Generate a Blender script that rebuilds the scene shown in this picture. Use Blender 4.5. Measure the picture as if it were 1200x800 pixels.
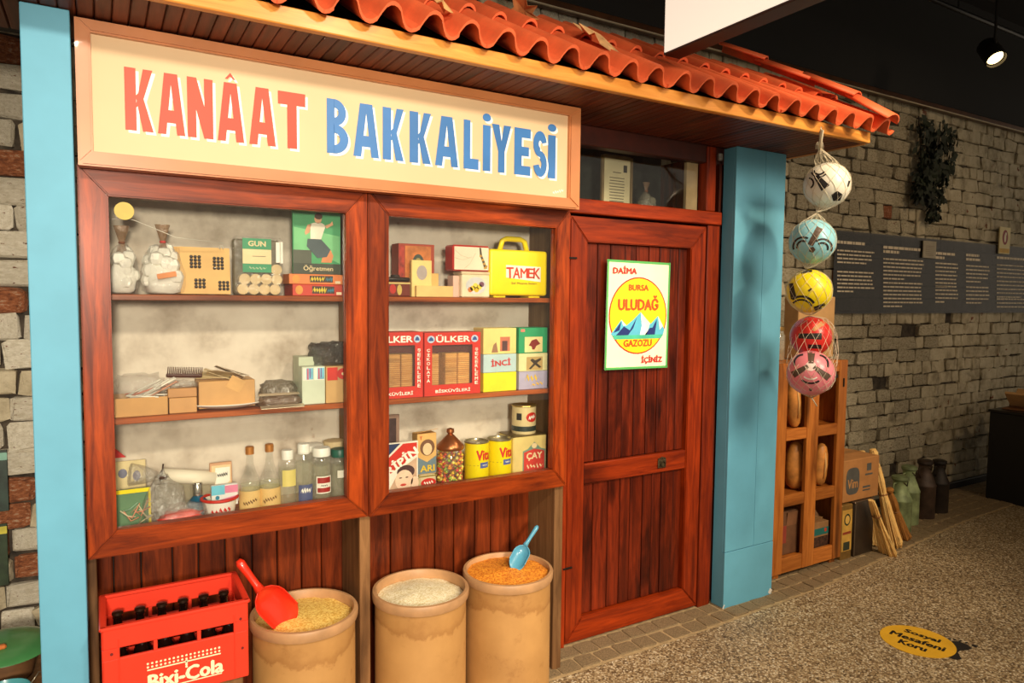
import bpy, bmesh, math, random
from mathutils import Vector, Matrix, Euler, noise

R = random.Random(11)
scene = bpy.context.scene
col = scene.collection
for o in list(bpy.data.objects):
    bpy.data.objects.remove(o)

# ------------------------------------------------------------------ camera
YAW, PITCH, ROLL, FPX = math.radians(30.668), math.radians(-3.6517), math.radians(0.5824), 814.56
cf = Vector((math.sin(YAW) * math.cos(PITCH), math.cos(YAW) * math.cos(PITCH), math.sin(PITCH)))
cr = Vector((math.cos(YAW), -math.sin(YAW), 0))
cu = cr.cross(cf)
cr, cu = cr * math.cos(ROLL) + cu * math.sin(ROLL), cu * math.cos(ROLL) - cr * math.sin(ROLL)
CAM = Vector((0, -2.4533, 1.55))
cd = bpy.data.cameras.new('camera')
cd.sensor_fit = 'HORIZONTAL'; cd.sensor_width = 36; cd.lens = FPX / 1200 * 36
cd.clip_start = 0.05
cam = bpy.data.objects.new('camera', cd); col.objects.link(cam)
m = Matrix.Identity(4)
for i in range(3):
    m[i][0], m[i][1], m[i][2], m[i][3] = cr[i], cu[i], -cf[i], CAM[i]
cam.matrix_world = m
scene.camera = cam


def at(x, y, Y=None, Z=None):
    """photo pixel -> the point of the place on the plane Y (or Z)"""
    d = cf * FPX + cr * (x - 600) - cu * (y - 400)
    t = (Y - CAM.y) / d.y if Y is not None else (Z - CAM.z) / d.z
    return CAM + d * t


# ------------------------------------------------------------------ light
w = bpy.data.worlds.new('world'); scene.world = w; w.use_nodes = True
w.node_tree.nodes['Background'].inputs[0].default_value = (1.0, 0.84, 0.64, 1)
w.node_tree.nodes['Background'].inputs[1].default_value = 0.40
scene.view_settings.view_transform = 'Standard'
scene.view_settings.look = 'None'
scene.view_settings.exposure = 0.22
scene.view_settings.gamma = 1
try: scene.cycles.transparent_max_bounces = 24
except Exception: pass


def spot(name, loc, to, power, colr=(1, .80, .56), size=70, blend=.6, rad=.05):
    l = bpy.data.lights.new(name, 'SPOT'); l.energy = power; l.color = colr
    l.spot_size = math.radians(size); l.spot_blend = blend; l.shadow_soft_size = rad
    o = bpy.data.objects.new(name, l); col.objects.link(o); o.location = loc
    o.rotation_euler = (Vector(to) - Vector(loc)).to_track_quat('-Z', 'Y').to_euler()
    return o


spot('track_lamp_a', (-.2, -3.3, 3.2), (.25, 0, 1.35), 150, (1, .86, .68), 66, .8, .14)
spot('track_lamp_b', (1.3, -3.2, 3.2), (1.0, 0, 1.2), 200, (1, .84, .64), 66, .8, .14)
spot('fill_lamp', (-.3, -4.6, 1.95), (.7, 0, 1.05), 640, (1, .86, .68), 52, .8, .25)  # added low frontal fill to brighten the display cases, no fixture there
spot('track_lamp_c', (2.95, -1.45, 3.05), (2.75, 0, 1.0), 80, (1, .78, .52), 88, .7, .06)
spot('track_lamp_d', (3.2, -3.4, 3.2), (2.7, 0, .9), 380, (1, .82, .60), 62, .9, .7)
spot('track_lamp_e', (5.2, -2.3, 3.2), (4.9, .6, 1.3), 55, (1, .72, .44), 80, .9, .1)

# ------------------------------------------------------------------ materials
MATS = {}


def lin(c):
    c = [v / 255 for v in c[:3]]
    return tuple(((v + .055) / 1.055) ** 2.4 if v > .04045 else v / 12.92 for v in c) + (1,)


def base(name):
    mt = bpy.data.materials.new(name); mt.use_nodes = True
    nt = mt.node_tree
    return mt, nt, nt.nodes['Principled BSDF']


def nd(nt, t, **k):
    n = nt.nodes.new(t)
    for a, b in k.items():
        if a.startswith('i_'):
            n.inputs[a[2:].replace('_', ' ')].default_value = b
        else:
            setattr(n, a, b)
    return n


def ramp(nt, stops, fac):
    n = nt.nodes.new('ShaderNodeValToRGB'); e = n.color_ramp.elements
    while len(e) < len(stops): e.new(.5)
    for q, (p, c) in zip(e, stops): q.position = p; q.color = c
    nt.links.new(fac, n.inputs[0]); return n


def mix(nt, fac, a, b, mode='MIX'):
    n = nd(nt, 'ShaderNodeMix', data_type='RGBA', blend_type=mode)
    for s, v in ((0, fac), (6, a), (7, b)):
        if hasattr(v, 'is_linked'): nt.links.new(v, n.inputs[s])
        else: n.inputs[s].default_value = v
    return n.outputs[2]


def coords(nt, scale=(1, 1, 1), rnd=True):
    tc = nd(nt, 'ShaderNodeTexCoord'); mp = nd(nt, 'ShaderNodeMapping')
    mp.inputs['Scale'].default_value = scale
    if rnd:
        oi = nd(nt, 'ShaderNodeObjectInfo'); ad = nd(nt, 'ShaderNodeVectorMath', operation='MULTIPLY_ADD')
        cb = nd(nt, 'ShaderNodeCombineXYZ')
        for k in range(3): nt.links.new(oi.outputs['Random'], cb.inputs[k])
        nt.links.new(cb.outputs[0], ad.inputs[0]); ad.inputs[1].default_value = (7.3, 9.1, 5.7)
        nt.links.new(tc.outputs['Object'], ad.inputs[2]); nt.links.new(ad.outputs[0], mp.inputs[0])
    else:
        nt.links.new(tc.outputs['Object'], mp.inputs[0])
    return mp.outputs[0]


def bump(nt, h, b, strength=.3, dist=.01):
    n = nd(nt, 'ShaderNodeBump', i_Strength=strength, i_Distance=dist)
    nt.links.new(h, n.inputs['Height']); nt.links.new(n.outputs[0], b.inputs['Normal'])


def noi(nt, vec, scale, detail=4, rough=.55, dist=0):
    n = nd(nt, 'ShaderNodeTexNoise'); n.inputs['Scale'].default_value = scale
    n.inputs['Detail'].default_value = detail; n.inputs['Roughness'].default_value = rough
    n.inputs['Distortion'].default_value = dist; nt.links.new(vec, n.inputs['Vector'])
    return n.outputs['Fac']


def M(c, rough=.5, metal=0, var=.12, vs=14, bs=0, bst=.2, coat=0, key=None):
    """plain paint / plastic / metal / card: colour with slight mottling and optional fine relief"""
    k = ('M', tuple(c), rough, metal, var, vs, bs, bst, coat, key)
    if k in MATS: return MATS[k]
    mt, nt, b = base(key or 'surface_%d_%d_%d' % tuple(c))
    l = lin(c); b.inputs['Roughness'].default_value = rough; b.inputs['Metallic'].default_value = metal
    b.inputs['Coat Weight'].default_value = coat
    v = coords(nt)
    if var:
        f = noi(nt, v, vs)
        d = tuple(x * (1 - var * 1.6) for x in l[:3]) + (1,)
        e = tuple(min(1, x * (1 + var)) for x in l[:3]) + (1,)
        r_ = ramp(nt, [(.3, d), (.7, e)], f)
        nt.links.new(r_.outputs[0], b.inputs['Base Color'])
    else:
        b.inputs['Base Color'].default_value = l
    if bs: bump(nt, noi(nt, v, bs, 5), b, bst)
    MATS[k] = mt; return mt


def WOOD(c1, c2, axis, rough=.32, coat=.25, worn=0, sc=1):
    """stained wood, grain along the given axis"""
    k = ('W', c1, c2, axis, rough, worn, sc)
    if k in MATS: return MATS[k]
    mt, nt, b = base('stained_wood')
    s = [26 * sc] * 3; s['xyz'.index(axis)] = 2.0 * sc
    v = coords(nt, tuple(s))
    s2 = [7 * sc] * 3; s2['xyz'.index(axis)] = 1.6 * sc
    v2 = coords(nt, tuple(s2))
    a = ramp(nt, [(.28, lin(c1)), (.72, lin(c2))], noi(nt, v, 1.6, 6, .62, .8))
    kn = ramp(nt, [(.30, (.18, .15, .14, 1)), (.42, (1, 1, 1, 1))], noi(nt, v2, 1.0, 3, .5, .4))
    o1 = mix(nt, .8, a.outputs[0], kn.outputs[0], 'MULTIPLY')
    oi = nd(nt, 'ShaderNodeObjectInfo')
    br = ramp(nt, [(0, (.72, .70, .70, 1)), (1, (1.15, 1.12, 1.1, 1))], oi.outputs['Random'])
    o2 = mix(nt, 1.0, o1, br.outputs[0], 'MULTIPLY')
    if worn:
        wn = ramp(nt, [(.40, (.20, .16, .15, 1)), (.60, (1, 1, 1, 1))], noi(nt, v2, .9, 5, .65, 1.0))
        o2 = mix(nt, worn, o2, wn.outputs[0], 'MULTIPLY')
    nt.links.new(o2, b.inputs['Base Color'])
    b.inputs['Roughness'].default_value = rough; b.inputs['Coat Weight'].default_value = coat * .6
    b.inputs['Specular IOR Level'].default_value = .22
    b.inputs['Coat Roughness'].default_value = .25
    bump(nt, noi(nt, v, 1.6, 6, .62, .8), b, .12, .004)
    MATS[k] = mt; return mt


def BRICK(brightened=False):  # paler variant: strong light on the left bricks is put into the colour
    kk = 'brick_brightened' if brightened else 'brick'
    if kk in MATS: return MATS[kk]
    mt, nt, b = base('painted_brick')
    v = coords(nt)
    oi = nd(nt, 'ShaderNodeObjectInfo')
    paint = ramp(nt, [(.30, lin((150, 138, 112))), (.5, lin((196, 184, 156))), (.75, lin((216, 206, 180)))] if not brightened else [(.28, lin((206, 196, 172))), (.7, lin((244, 238, 222)))], noi(nt, v, 9, 6, .6))
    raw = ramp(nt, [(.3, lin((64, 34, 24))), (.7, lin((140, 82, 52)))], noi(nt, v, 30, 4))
    chip = ramp(nt, [(.645 if brightened else .630, (0, 0, 0, 1)), (.665 if brightened else .650, (1, 1, 1, 1))], noi(nt, v, 7.5, 6, .62))
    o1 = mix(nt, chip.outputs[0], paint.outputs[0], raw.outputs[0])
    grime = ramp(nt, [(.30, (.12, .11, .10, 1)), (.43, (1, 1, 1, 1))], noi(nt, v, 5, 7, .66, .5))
    o2 = mix(nt, .2 if brightened else .6, o1, grime.outputs[0], 'MULTIPLY')
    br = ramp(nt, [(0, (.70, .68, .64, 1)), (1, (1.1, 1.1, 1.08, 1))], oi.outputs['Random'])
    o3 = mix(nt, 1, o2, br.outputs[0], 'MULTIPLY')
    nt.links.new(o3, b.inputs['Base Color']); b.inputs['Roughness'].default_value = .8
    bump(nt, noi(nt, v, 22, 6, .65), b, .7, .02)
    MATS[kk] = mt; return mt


def RAWBRICK():
    if 'rawbrick' in MATS: return MATS['rawbrick']
    mt, nt, b = base('bare_red_brick')
    v = coords(nt)
    a = ramp(nt, [(.3, lin((92, 48, 30))), (.55, lin((168, 100, 60))), (.72, lin((196, 178, 150)))], noi(nt, v, 10, 6, .65))
    nt.links.new(a.outputs[0], b.inputs['Base Color']); b.inputs['Roughness'].default_value = .85
    bump(nt, noi(nt, v, 26, 6, .65), b, .7, .02)
    MATS['rawbrick'] = mt; return mt


def AGG():
    """washed pebble floor"""
    mt, nt, b = base('washed_aggregate')
    v = coords(nt, rnd=False)
    vo = nd(nt, 'ShaderNodeTexVoronoi'); vo.inputs['Scale'].default_value = 135
    nt.links.new(v, vo.inputs['Vector'])
    sep = nd(nt, 'ShaderNodeSeparateColor'); nt.links.new(vo.outputs['Color'], sep.inputs[0])
    a = ramp(nt, [(0, lin((92, 74, 52))), (.3, lin((150, 126, 92))), (.62, lin((190, 166, 126))), (.88, lin((226, 208, 172))), (1, lin((244, 234, 208)))], sep.outputs[0])
    g = ramp(nt, [(.3, (.72, .70, .68, 1)), (.7, (1.05, 1.05, 1.05, 1))], noi(nt, v, 2.2, 5))
    ed = ramp(nt, [(.35, (1, 1, 1, 1)), (.8, (.55, .50, .44, 1))], vo.outputs['Distance'])
    o = mix(nt, 1, a.outputs[0], g.outputs[0], 'MULTIPLY')
    o = mix(nt, .8, o, ed.outputs[0], 'MULTIPLY')
    nt.links.new(o, b.inputs['Base Color']); b.inputs['Roughness'].default_value = .55
    bump(nt, vo.outputs['Distance'], b, -.35, .006)
    return mt


def PLASTER():
    mt, nt, b = base('old_plaster')
    v = coords(nt)
    a = ramp(nt, [(.28, lin((172, 156, 138))), (.5, lin((222, 210, 192))), (.72, lin((236, 226, 208)))], noi(nt, v, 5, 7, .62))
    sp = ramp(nt, [(.66, (1, 1, 1, 1)), (.74, (.62, .48, .42, 1))], noi(nt, v, 16, 5, .7))
    nt.links.new(mix(nt, .8, a.outputs[0], sp.outputs[0], 'MULTIPLY'), b.inputs['Base Color'])
    b.inputs['Roughness'].default_value = .85
    bump(nt, noi(nt, v, 18, 6), b, .3, .01)
    return mt


def GLASS():
    if 'glass' in MATS: return MATS['glass']
    mt, nt, b = base('window_glass')
    nt.nodes.remove(b)
    tr = nd(nt, 'ShaderNodeBsdfTransparent'); tr.inputs[0].default_value = (.97, .98, .97, 1)
    gl = nd(nt, 'ShaderNodeBsdfGlossy'); gl.inputs['Roughness'].default_value = .02
    lw = nd(nt, 'ShaderNodeLayerWeight'); lw.inputs['Blend'].default_value = .5
    pw_ = nd(nt, 'ShaderNodeMath', operation='POWER'); pw_.inputs[1].default_value = 4.5
    nt.links.new(lw.outputs['Facing'], pw_.inputs[0])
    fr = nd(nt, 'ShaderNodeMath', operation='MULTIPLY_ADD'); fr.inputs[1].default_value = .7; fr.inputs[2].default_value = .04
    nt.links.new(pw_.outputs[0], fr.inputs[0])
    mx = nd(nt, 'ShaderNodeMixShader')
    nt.links.new(fr.outputs[0], mx.inputs[0]); nt.links.new(tr.outputs[0], mx.inputs[1]); nt.links.new(gl.outputs[0], mx.inputs[2])
    nt.links.new(mx.outputs[0], nt.nodes['Material Output'].inputs[0])
    MATS['glass'] = mt; return mt


def FILM(c=(235, 232, 222), op=.25, gl_=.2, rough=.15, crump=40):
    """clear or tinted thin plastic / clear container wall"""
    k = ('F', c, op, gl_, rough, crump)
    if k in MATS: return MATS[k]
    mt, nt, b = base('clear_plastic')
    b.inputs['Base Color'].default_value = lin(c); b.inputs['Roughness'].default_value = rough
    tr = nd(nt, 'ShaderNodeBsdfTransparent')
    gl = nd(nt, 'ShaderNodeBsdfGlossy'); gl.inputs['Roughness'].default_value = rough
    m1 = nd(nt, 'ShaderNodeMixShader'); m1.inputs[0].default_value = gl_
    m2 = nd(nt, 'ShaderNodeMixShader'); m2.inputs[0].default_value = op
    nt.links.new(tr.outputs[0], m1.inputs[1]); nt.links.new(gl.outputs[0], m1.inputs[2])
    nt.links.new(m1.outputs[0], m2.inputs[1]); nt.links.new(b.outputs[0], m2.inputs[2])
    nt.links.new(m2.outputs[0], nt.nodes['Material Output'].inputs[0])
    if crump:
        v = coords(nt)
        bp = nd(nt, 'ShaderNodeBump', i_Strength=.8, i_Distance=.02)
        nt.links.new(noi(nt, v, crump, 3, .6, 1.5), bp.inputs['Height'])
        nt.links.new(bp.outputs[0], gl.inputs['Normal']); nt.links.new(bp.outputs[0], b.inputs['Normal'])
    MATS[k] = mt; return mt


def EMIT(c, s):
    k = ('E', c, s)
    if k in MATS: return MATS[k]
    mt, nt, b = base('glowing')
    b.inputs['Base Color'].default_value = lin(c)
    b.inputs['Emission Color'].default_value = lin(c); b.inputs['Emission Strength'].default_value = s
    MATS[k] = mt; return mt


def GRAIN(c1, c2, sc=220):
    k = ('G', c1, c2)
    if k in MATS: return MATS[k]
    mt, nt, b = base('loose_grain')
    v = coords(nt)
    vo = nd(nt, 'ShaderNodeTexVoronoi'); vo.inputs['Scale'].default_value = sc
    nt.links.new(v, vo.inputs['Vector'])
    sep = nd(nt, 'ShaderNodeSeparateColor'); nt.links.new(vo.outputs['Color'], sep.inputs[0])
    a = ramp(nt, [(.1, lin(c1)), (.8, lin(c2))], sep.outputs[0])
    nt.links.new(a.outputs[0], b.inputs['Base Color']); b.inputs['Roughness'].default_value = .7
    bump(nt, vo.outputs['Distance'], b, -.6, .006)
    MATS[k] = mt; return mt


def KRAFT_DRUM():
    if 'drum' in MATS: return MATS['drum']
    mt, nt, b = base('fibre_drum')
    v = coords(nt)
    a = ramp(nt, [(.3, lin((170, 124, 68))), (.7, lin((198, 150, 88)))], noi(nt, v, 4, 6))
    sp = nd(nt, 'ShaderNodeSeparateXYZ'); tc = nd(nt, 'ShaderNodeTexCoord'); nt.links.new(tc.outputs['Object'], sp.inputs[0])
    # water stain with a ragged tide line
    ad = nd(nt, 'ShaderNodeMath', operation='MULTIPLY_ADD'); nt.links.new(noi(nt, v, 7, 6, .6), ad.inputs[0]); ad.inputs[1].default_value = .22
    nt.links.new(sp.outputs[2], ad.inputs[2])
    st = ramp(nt, [(.50, (1, 1, 1, 1)), (.512, (.74, .66, .56, 1)), (.54, (.88, .84, .78, 1)), (.62, (1, 1, 1, 1))], ad.outputs[0])
    sk = ramp(nt, [(.58, (1, 1, 1, 1)), (.72, (.72, .64, .55, 1))], noi(nt, v, 13, 7, .7))
    o = mix(nt, 1, a.outputs[0], st.outputs[0], 'MULTIPLY'); o = mix(nt, .8, o, sk.outputs[0], 'MULTIPLY')
    nt.links.new(o, b.inputs['Base Color']); b.inputs['Roughness'].default_value = .7
    MATS['drum'] = mt; return mt


# ------------------------------------------------------------------ mesh helpers
def fin(me, mat, smooth=False):
    me.materials.append(mat)
    if smooth: me.shade_smooth()
    return me


def ob(name, me, parent=None, loc=(0, 0, 0), rot=(0, 0, 0), scale=None):
    o = bpy.data.objects.new(name, me); col.objects.link(o)
    o.parent = parent; o.location = loc; o.rotation_euler = rot
    if scale: o.scale = scale
    return o


def tag(o, label=None, cat=None, group=None, kind=None):
    if label: o['label'] = label
    if cat: o['category'] = cat
    if group: o['group'] = group
    if kind: o['kind'] = kind
    return o


def thing(name, label, cat, loc=(0, 0, 0), rot=(0, 0, 0), group=None):
    o = bpy.data.objects.new(name, None); col.objects.link(o); o.empty_display_size = .05
    o.location = loc; o.rotation_euler = rot if not isinstance(rot, (int, float)) else (0, 0, rot)
    return tag(o, label, cat, group)


def struct(name, loc=(0, 0, 0)):
    o = bpy.data.objects.new(name, None); col.objects.link(o); o.location = loc; o['kind'] = 'structure'
    return o


CACHE = {}


def boxmesh(s, mat, bev=.002, seg=1):
    k = (tuple(round(v, 4) for v in s), mat.name, bev, seg)
    if k in CACHE: return CACHE[k]
    bm = bmesh.new(); bmesh.ops.create_cube(bm, size=1)
    for v in bm.verts: v.co = Vector((v.co.x * s[0], v.co.y * s[1], v.co.z * s[2]))
    if bev: bmesh.ops.bevel(bm, geom=bm.edges[:], offset=min(bev, min(s) * .45), segments=seg, affect='EDGES', profile=.5)
    me = bpy.data.meshes.new('box'); bm.to_mesh(me); bm.free()
    CACHE[k] = fin(me, mat, seg > 1); return me


def box(name, mat, parent, c, s, bev=.002, rot=(0, 0, 0), seg=1):
    return ob(name, boxmesh(s, mat, bev, seg), parent, c, rot)


def pyd(verts, faces, mat, smooth=False):
    me = bpy.data.meshes.new('mesh'); me.from_pydata([tuple(v) for v in verts], [], faces); me.update()
    return fin(me, mat, smooth)


def lathe(name, mat, parent, prof, c=(0, 0, 0), seg=28, rot=(0, 0, 0), smooth=True, sx=1, sy=1):
    vs, fs = [], []
    n = len(prof)
    for k in range(seg):
        a = 2 * math.pi * k / seg
        for r_, z in prof: vs.append((r_ * math.cos(a) * sx, r_ * math.sin(a) * sy, z))
    for k in range(seg):
        k2 = (k + 1) % seg
        for j in range(n - 1):
            fs.append((k * n + j, k2 * n + j, k2 * n + j + 1, k * n + j + 1))
    bm = bmesh.new(); me = bpy.data.meshes.new('lathe'); me.from_pydata(vs, [], fs)
    bm.from_mesh(me); bmesh.ops.remove_doubles(bm, verts=bm.verts, dist=1e-5)
    bmesh.ops.recalc_face_normals(bm, faces=bm.faces); bm.to_mesh(me); bm.free()
    fin(me, mat, smooth)
    if smooth:
        try: me.set_sharp_from_angle(angle=math.radians(40))
        except Exception: pass
    return ob(name, me, parent, c, rot)


def tubegeo(pts, rad, seg=6, closed=False):
    pts = [Vector(p) for p in pts]; n = len(pts); vs, fs = [], []
    rads = rad if isinstance(rad, (list, tuple)) else [rad] * n
    up = Vector((.13, .27, 1)).normalized()
    for i, p in enumerate(pts):
        t = (pts[(i + 1) % n] - pts[i - 1]) if closed else (pts[min(i + 1, n - 1)] - pts[max(i - 1, 0)])
        t.normalize(); a = t.cross(up)
        if a.length < .05: a = t.cross(Vector((1, .2, 0)))
        a.normalize(); b = t.cross(a)
        for k in range(seg):
            q = 2 * math.pi * k / seg
            vs.append(p + (a * math.cos(q) + b * math.sin(q)) * rads[i])
    for i in range(n if closed else n - 1):
        j = (i + 1) % n
        for k in range(seg):
            k2 = (k + 1) % seg
            fs.append((i * seg + k, i * seg + k2, j * seg + k2, j * seg + k))
    if not closed:
        fs.append(tuple(range(seg))[::-1]); fs.append(tuple((n - 1) * seg + k for k in range(seg)))
    return vs, fs


def tube(name, mat, parent, pts, rad, seg=6, closed=False, c=(0, 0, 0)):
    return ob(name, pyd(*tubegeo(pts, rad, seg, closed), mat, True), parent, c)


def multi(name, geos, mat, parent, c=(0, 0, 0), smooth=True):
    vs, fs = [], []
    for v, f in geos:
        o = len(vs); vs += list(v); fs += [tuple(i + o for i in q) for q in f]
    return ob(name, pyd(vs, fs, mat, smooth), parent, c)


def prismgeo(poly, d):
    """outline in XZ, thickness d along +Y"""
    n = len(poly)
    vs = [(x, 0, z) for x, z in poly] + [(x, d, z) for x, z in poly]
    fs = [tuple(range(n)), tuple(range(2 * n - 1, n - 1, -1))] + [(i, i + n, (i + 1) % n + n, (i + 1) % n) for i in range(n)]
    return vs, fs


def prism(name, polys, d, mat, parent, c=(0, 0, 0), rot=(0, 0, 0)):
    vs, fs = [], []
    for k_, p in enumerate(polys):
        v, f = prismgeo(p, d); o = len(vs); vs += [(a_, b_ - .00012 * k_ if len(polys) > 1 else b_, c_) for a_, b_, c_ in v]; fs += [tuple(i + o for i in q) for q in f]
    bm = bmesh.new(); me = pyd(vs, fs, mat); bm.from_mesh(me)
    bmesh.ops.recalc_face_normals(bm, faces=bm.faces); bm.to_mesh(me); bm.free()
    return ob(name, me, parent, c, rot)


def ell(cx, cz, a, b, n=28, t0=0, t1=360):
    return [(cx + a * math.cos(math.radians(t0 + (t1 - t0) * k / n)), cz + b * math.sin(math.radians(t0 + (t1 - t0) * k / n))) for k in range(n)]


def blob(name, mat, parent, dims, c=(0, 0, 0), amp=.15, fq=3.0, seed=0, flat=.25, sub=3, rot=(0, 0, 0), neck=0):
    """soft crumpled lump standing on z=0, dims = full size"""
    bm = bmesh.new(); bmesh.ops.create_icosphere(bm, subdivisions=sub, radius=1)
    for v in bm.verts:
        n_ = v.co.normalized()
        q = n_ * fq + Vector((seed * 3.1, seed * 1.7, seed))
        k = 1 + amp * noise.noise(q) * 1.6 + amp * .7 * noise.noise(q * 2.7)
        # box-ish
        p = Vector([math.copysign(abs(t) ** .72, t) for t in n_]) * k
        if neck and n_.z > 0:
            g = 1 - neck * n_.z; p.x *= g; p.y *= g
        v.co = Vector((p.x * dims[0] * .5, p.y * dims[1] * .5, max(p.z, -1 + flat) * dims[2] / (2 - flat)))
    mz = min(v.co.z for v in bm.verts); Mz = max(v.co.z for v in bm.verts)
    for v in bm.verts: v.co.z = (v.co.z - mz) * dims[2] / (Mz - mz)
    me = bpy.data.meshes.new('blob'); bm.to_mesh(me); bm.free(); fin(me, mat, True)
    return ob(name, me, parent, c, rot)


FONTS = {}


def textmesh(s, bold=0.02, res=2):
    k = s
    if k in FONTS: return FONTS[k]
    cu_ = bpy.data.curves.new('t', 'FONT'); cu_.body = s; cu_.offset = 0; cu_.resolution_u = res
    o = bpy.data.objects.new('t', cu_); col.objects.link(o)
    dg = bpy.context.evaluated_depsgraph_get()
    me = bpy.data.meshes.new_from_object(o.evaluated_get(dg))
    bpy.data.objects.remove(o); bpy.data.curves.remove(cu_)
    vs = [v.co.copy() for v in me.vertices]; fs = [tuple(p.vertices) for p in me.polygons]
    bpy.data.meshes.remove(me)
    if not vs: return None
    x0, x1 = min(v.x for v in vs), max(v.x for v in vs); y0, y1 = min(v.y for v in vs), max(v.y for v in vs)
    FONTS[k] = ([((v.x - (x0 + x1) / 2) / (x1 - x0), (v.y - (y0 + y1) / 2) / (y1 - y0)) for v in vs], fs, (x1 - x0) / (y1 - y0))
    return FONTS[k]


def text(parent, s, c, h, mat, wd=None, bold=.02, rot=0, name='lettering', erot=(0, 0, 0), shear=0):
    """flat lettering facing -Y, centred on c (x, y, z), cap height h"""
    t = textmesh(s, bold)
    if not t: return
    v2, fs, asp = t
    wd = wd or h * asp
    ca, sa = math.cos(rot), math.sin(rot)
    vs, f2 = [], []
    bd = bold * h
    for k_, (ox, oz) in enumerate([(0, 0)] if bold <= 0 else [(0, 0), (bd, 0), (-bd, 0), (0, bd * .7), (0, -bd * .7)]):
        o_ = len(vs)
        for x, y in v2:
            X, Z = x * wd + shear * y * h + ox, y * h + oz
            vs.append((X * ca - Z * sa, -k_ * .00006, X * sa + Z * ca))
        f2 += [tuple(i + o_ for i in q) for q in fs]
    fs = f2
    return ob(name, pyd(vs, fs, mat), parent, c, erot)


def scrib(parent, c, wd, h, mat, rot=0, n=11, wrap=None):
    """small print too fine to read: one unbroken line of strokes, flat or wrapped round a can (radius, middle angle)"""
    q = random.Random(int(1e4 * (wd + h + c[0] + c[2]))); pts = []
    for k in range(n + 1): pts.append((-wd / 2 + wd * k / n, (h / 2 if k % 2 else -h / 2) * q.uniform(.35, 1)))
    th = h * .16; vs = []
    ca, sa = math.cos(rot), math.sin(rot)
    for x, z in pts:
        for s_ in (-1, 1):
            X, Z = x + s_ * th * .6, z + s_ * th
            X, Z = X * ca - Z * sa, X * sa + Z * ca
            vs.append((X, 0, Z) if not wrap else (wrap[0] * math.cos(wrap[1] + X / wrap[0]), wrap[0] * math.sin(wrap[1] + X / wrap[0]), Z))
    return ob('fine_print', pyd(vs, [(2 * k, 2 * k + 2, 2 * k + 3, 2 * k + 1) for k in range(n)], mat), parent, c)


def gather(o):
    out = [o]
    for c_ in o.children: out += gather(c_)
    return out


def copy_tree(o, parent=None):
    c_ = o.copy(); col.objects.link(c_); c_.parent = parent
    for ch in o.children: copy_tree(ch, c_)
    return c_

# ================================================================== SETTING
RED1, RED2 = (84, 25, 7), (186, 76, 20)          # stained window and door wood
fx, fz = WOOD(RED1, RED2, 'x', .4, .12, .42), WOOD(RED1, RED2, 'z', .4, .12, .42)
DARK_PLANK = WOOD((72, 26, 10), (156, 66, 25), 'z', .42, .1, .55)
DOORP = WOOD((60, 17, 7), (136, 46, 16), 'z', .36, .2, .7)
DOORF_Z = WOOD((100, 26, 6), (176, 62, 15), 'z', .4, .12, .35)
DOORF_X = WOOD((100, 26, 6), (176, 62, 15), 'x', .4, .12, .35)
POSTW = WOOD((106, 74, 44), (150, 110, 70), 'z', .6, 0)
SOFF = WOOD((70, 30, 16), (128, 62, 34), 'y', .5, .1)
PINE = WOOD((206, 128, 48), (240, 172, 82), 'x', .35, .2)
SHELFW = WOOD((120, 54, 22), (186, 100, 48), 'x', .4, .15)
CASEW = WOOD((112, 84, 52), (150, 116, 76), 'z', .6, 0)
BLACK = M((14, 13, 12), .8, var=.1)
BLUE = M((100, 172, 200), .6, var=.05, vs=6, bs=30, bst=.04, coat=0, key='blue_paint')

# ---- floor with its two rows of setts
floor = tag(ob('floor', boxmesh((14, 7.4, .1), AGG(), 0), None, (4, -2.9, -.05)), kind='structure')
bed = M((186, 160, 118), .9, var=.18, vs=30, bs=90, bst=.5)
settm = []
for sd in range(7):
    q = random.Random(sd); bm = bmesh.new(); bmesh.ops.create_cube(bm, size=1)
    bmesh.ops.bevel(bm, geom=bm.edges[:], offset=.09, segments=1, affect='EDGES')
    for v in bm.verts:
        v.co.x += q.uniform(-.05, .05); v.co.y += q.uniform(-.05, .05); v.co.z += q.uniform(-.06, .06)
    me = bpy.data.meshes.new('sett'); bm.to_mesh(me); bm.free()
    settm.append(fin(me, M((150, 128, 94), .8, var=.3, vs=16, bs=40, bst=.6, key='sett_stone')))


def border(x):
    p = [(-2, -.19), (2.4, -.19), (3.3, -.155), (4.0, -.075), (5.2, .06), (6.0, .09), (9, .12)]
    for (a, b), (c, d) in zip(p, p[1:]):
        if x <= c: return b + (d - b) * (x - a) / (c - a)
    return .12


bv, bf = [], []
xs_ = [1.45 + .25 * k for k in range(27)]
for x in xs_: bv += [(x, border(x) - .012, .0012), (x, .6, .0012)]
bf = [(2 * k, 2 * k + 2, 2 * k + 3, 2 * k + 1) for k in range(len(xs_) - 1)]
ob('sett_bedding', pyd(bv, bf, bed), floor, (-4, 2.9, .05))
for row in range(6):
    x = 1.5 + .05 * (row % 2)
    while x < 7.6:
        L = R.uniform(.085, .125); yb = border(x + L / 2) + .045 + row * .092
        if (row < 2 or x > 3.05) and yb < .55:
            ob('sett', settm[R.randrange(7)], floor, (x + L / 2 - 4, yb + 2.9, .05 + R.uniform(-.002, .0015)),
               (0, 0, math.atan(border(x + .1) - border(x)) * 0 + R.uniform(-.04, .04)), (L * .92, .083, .012))
        x += L

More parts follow.
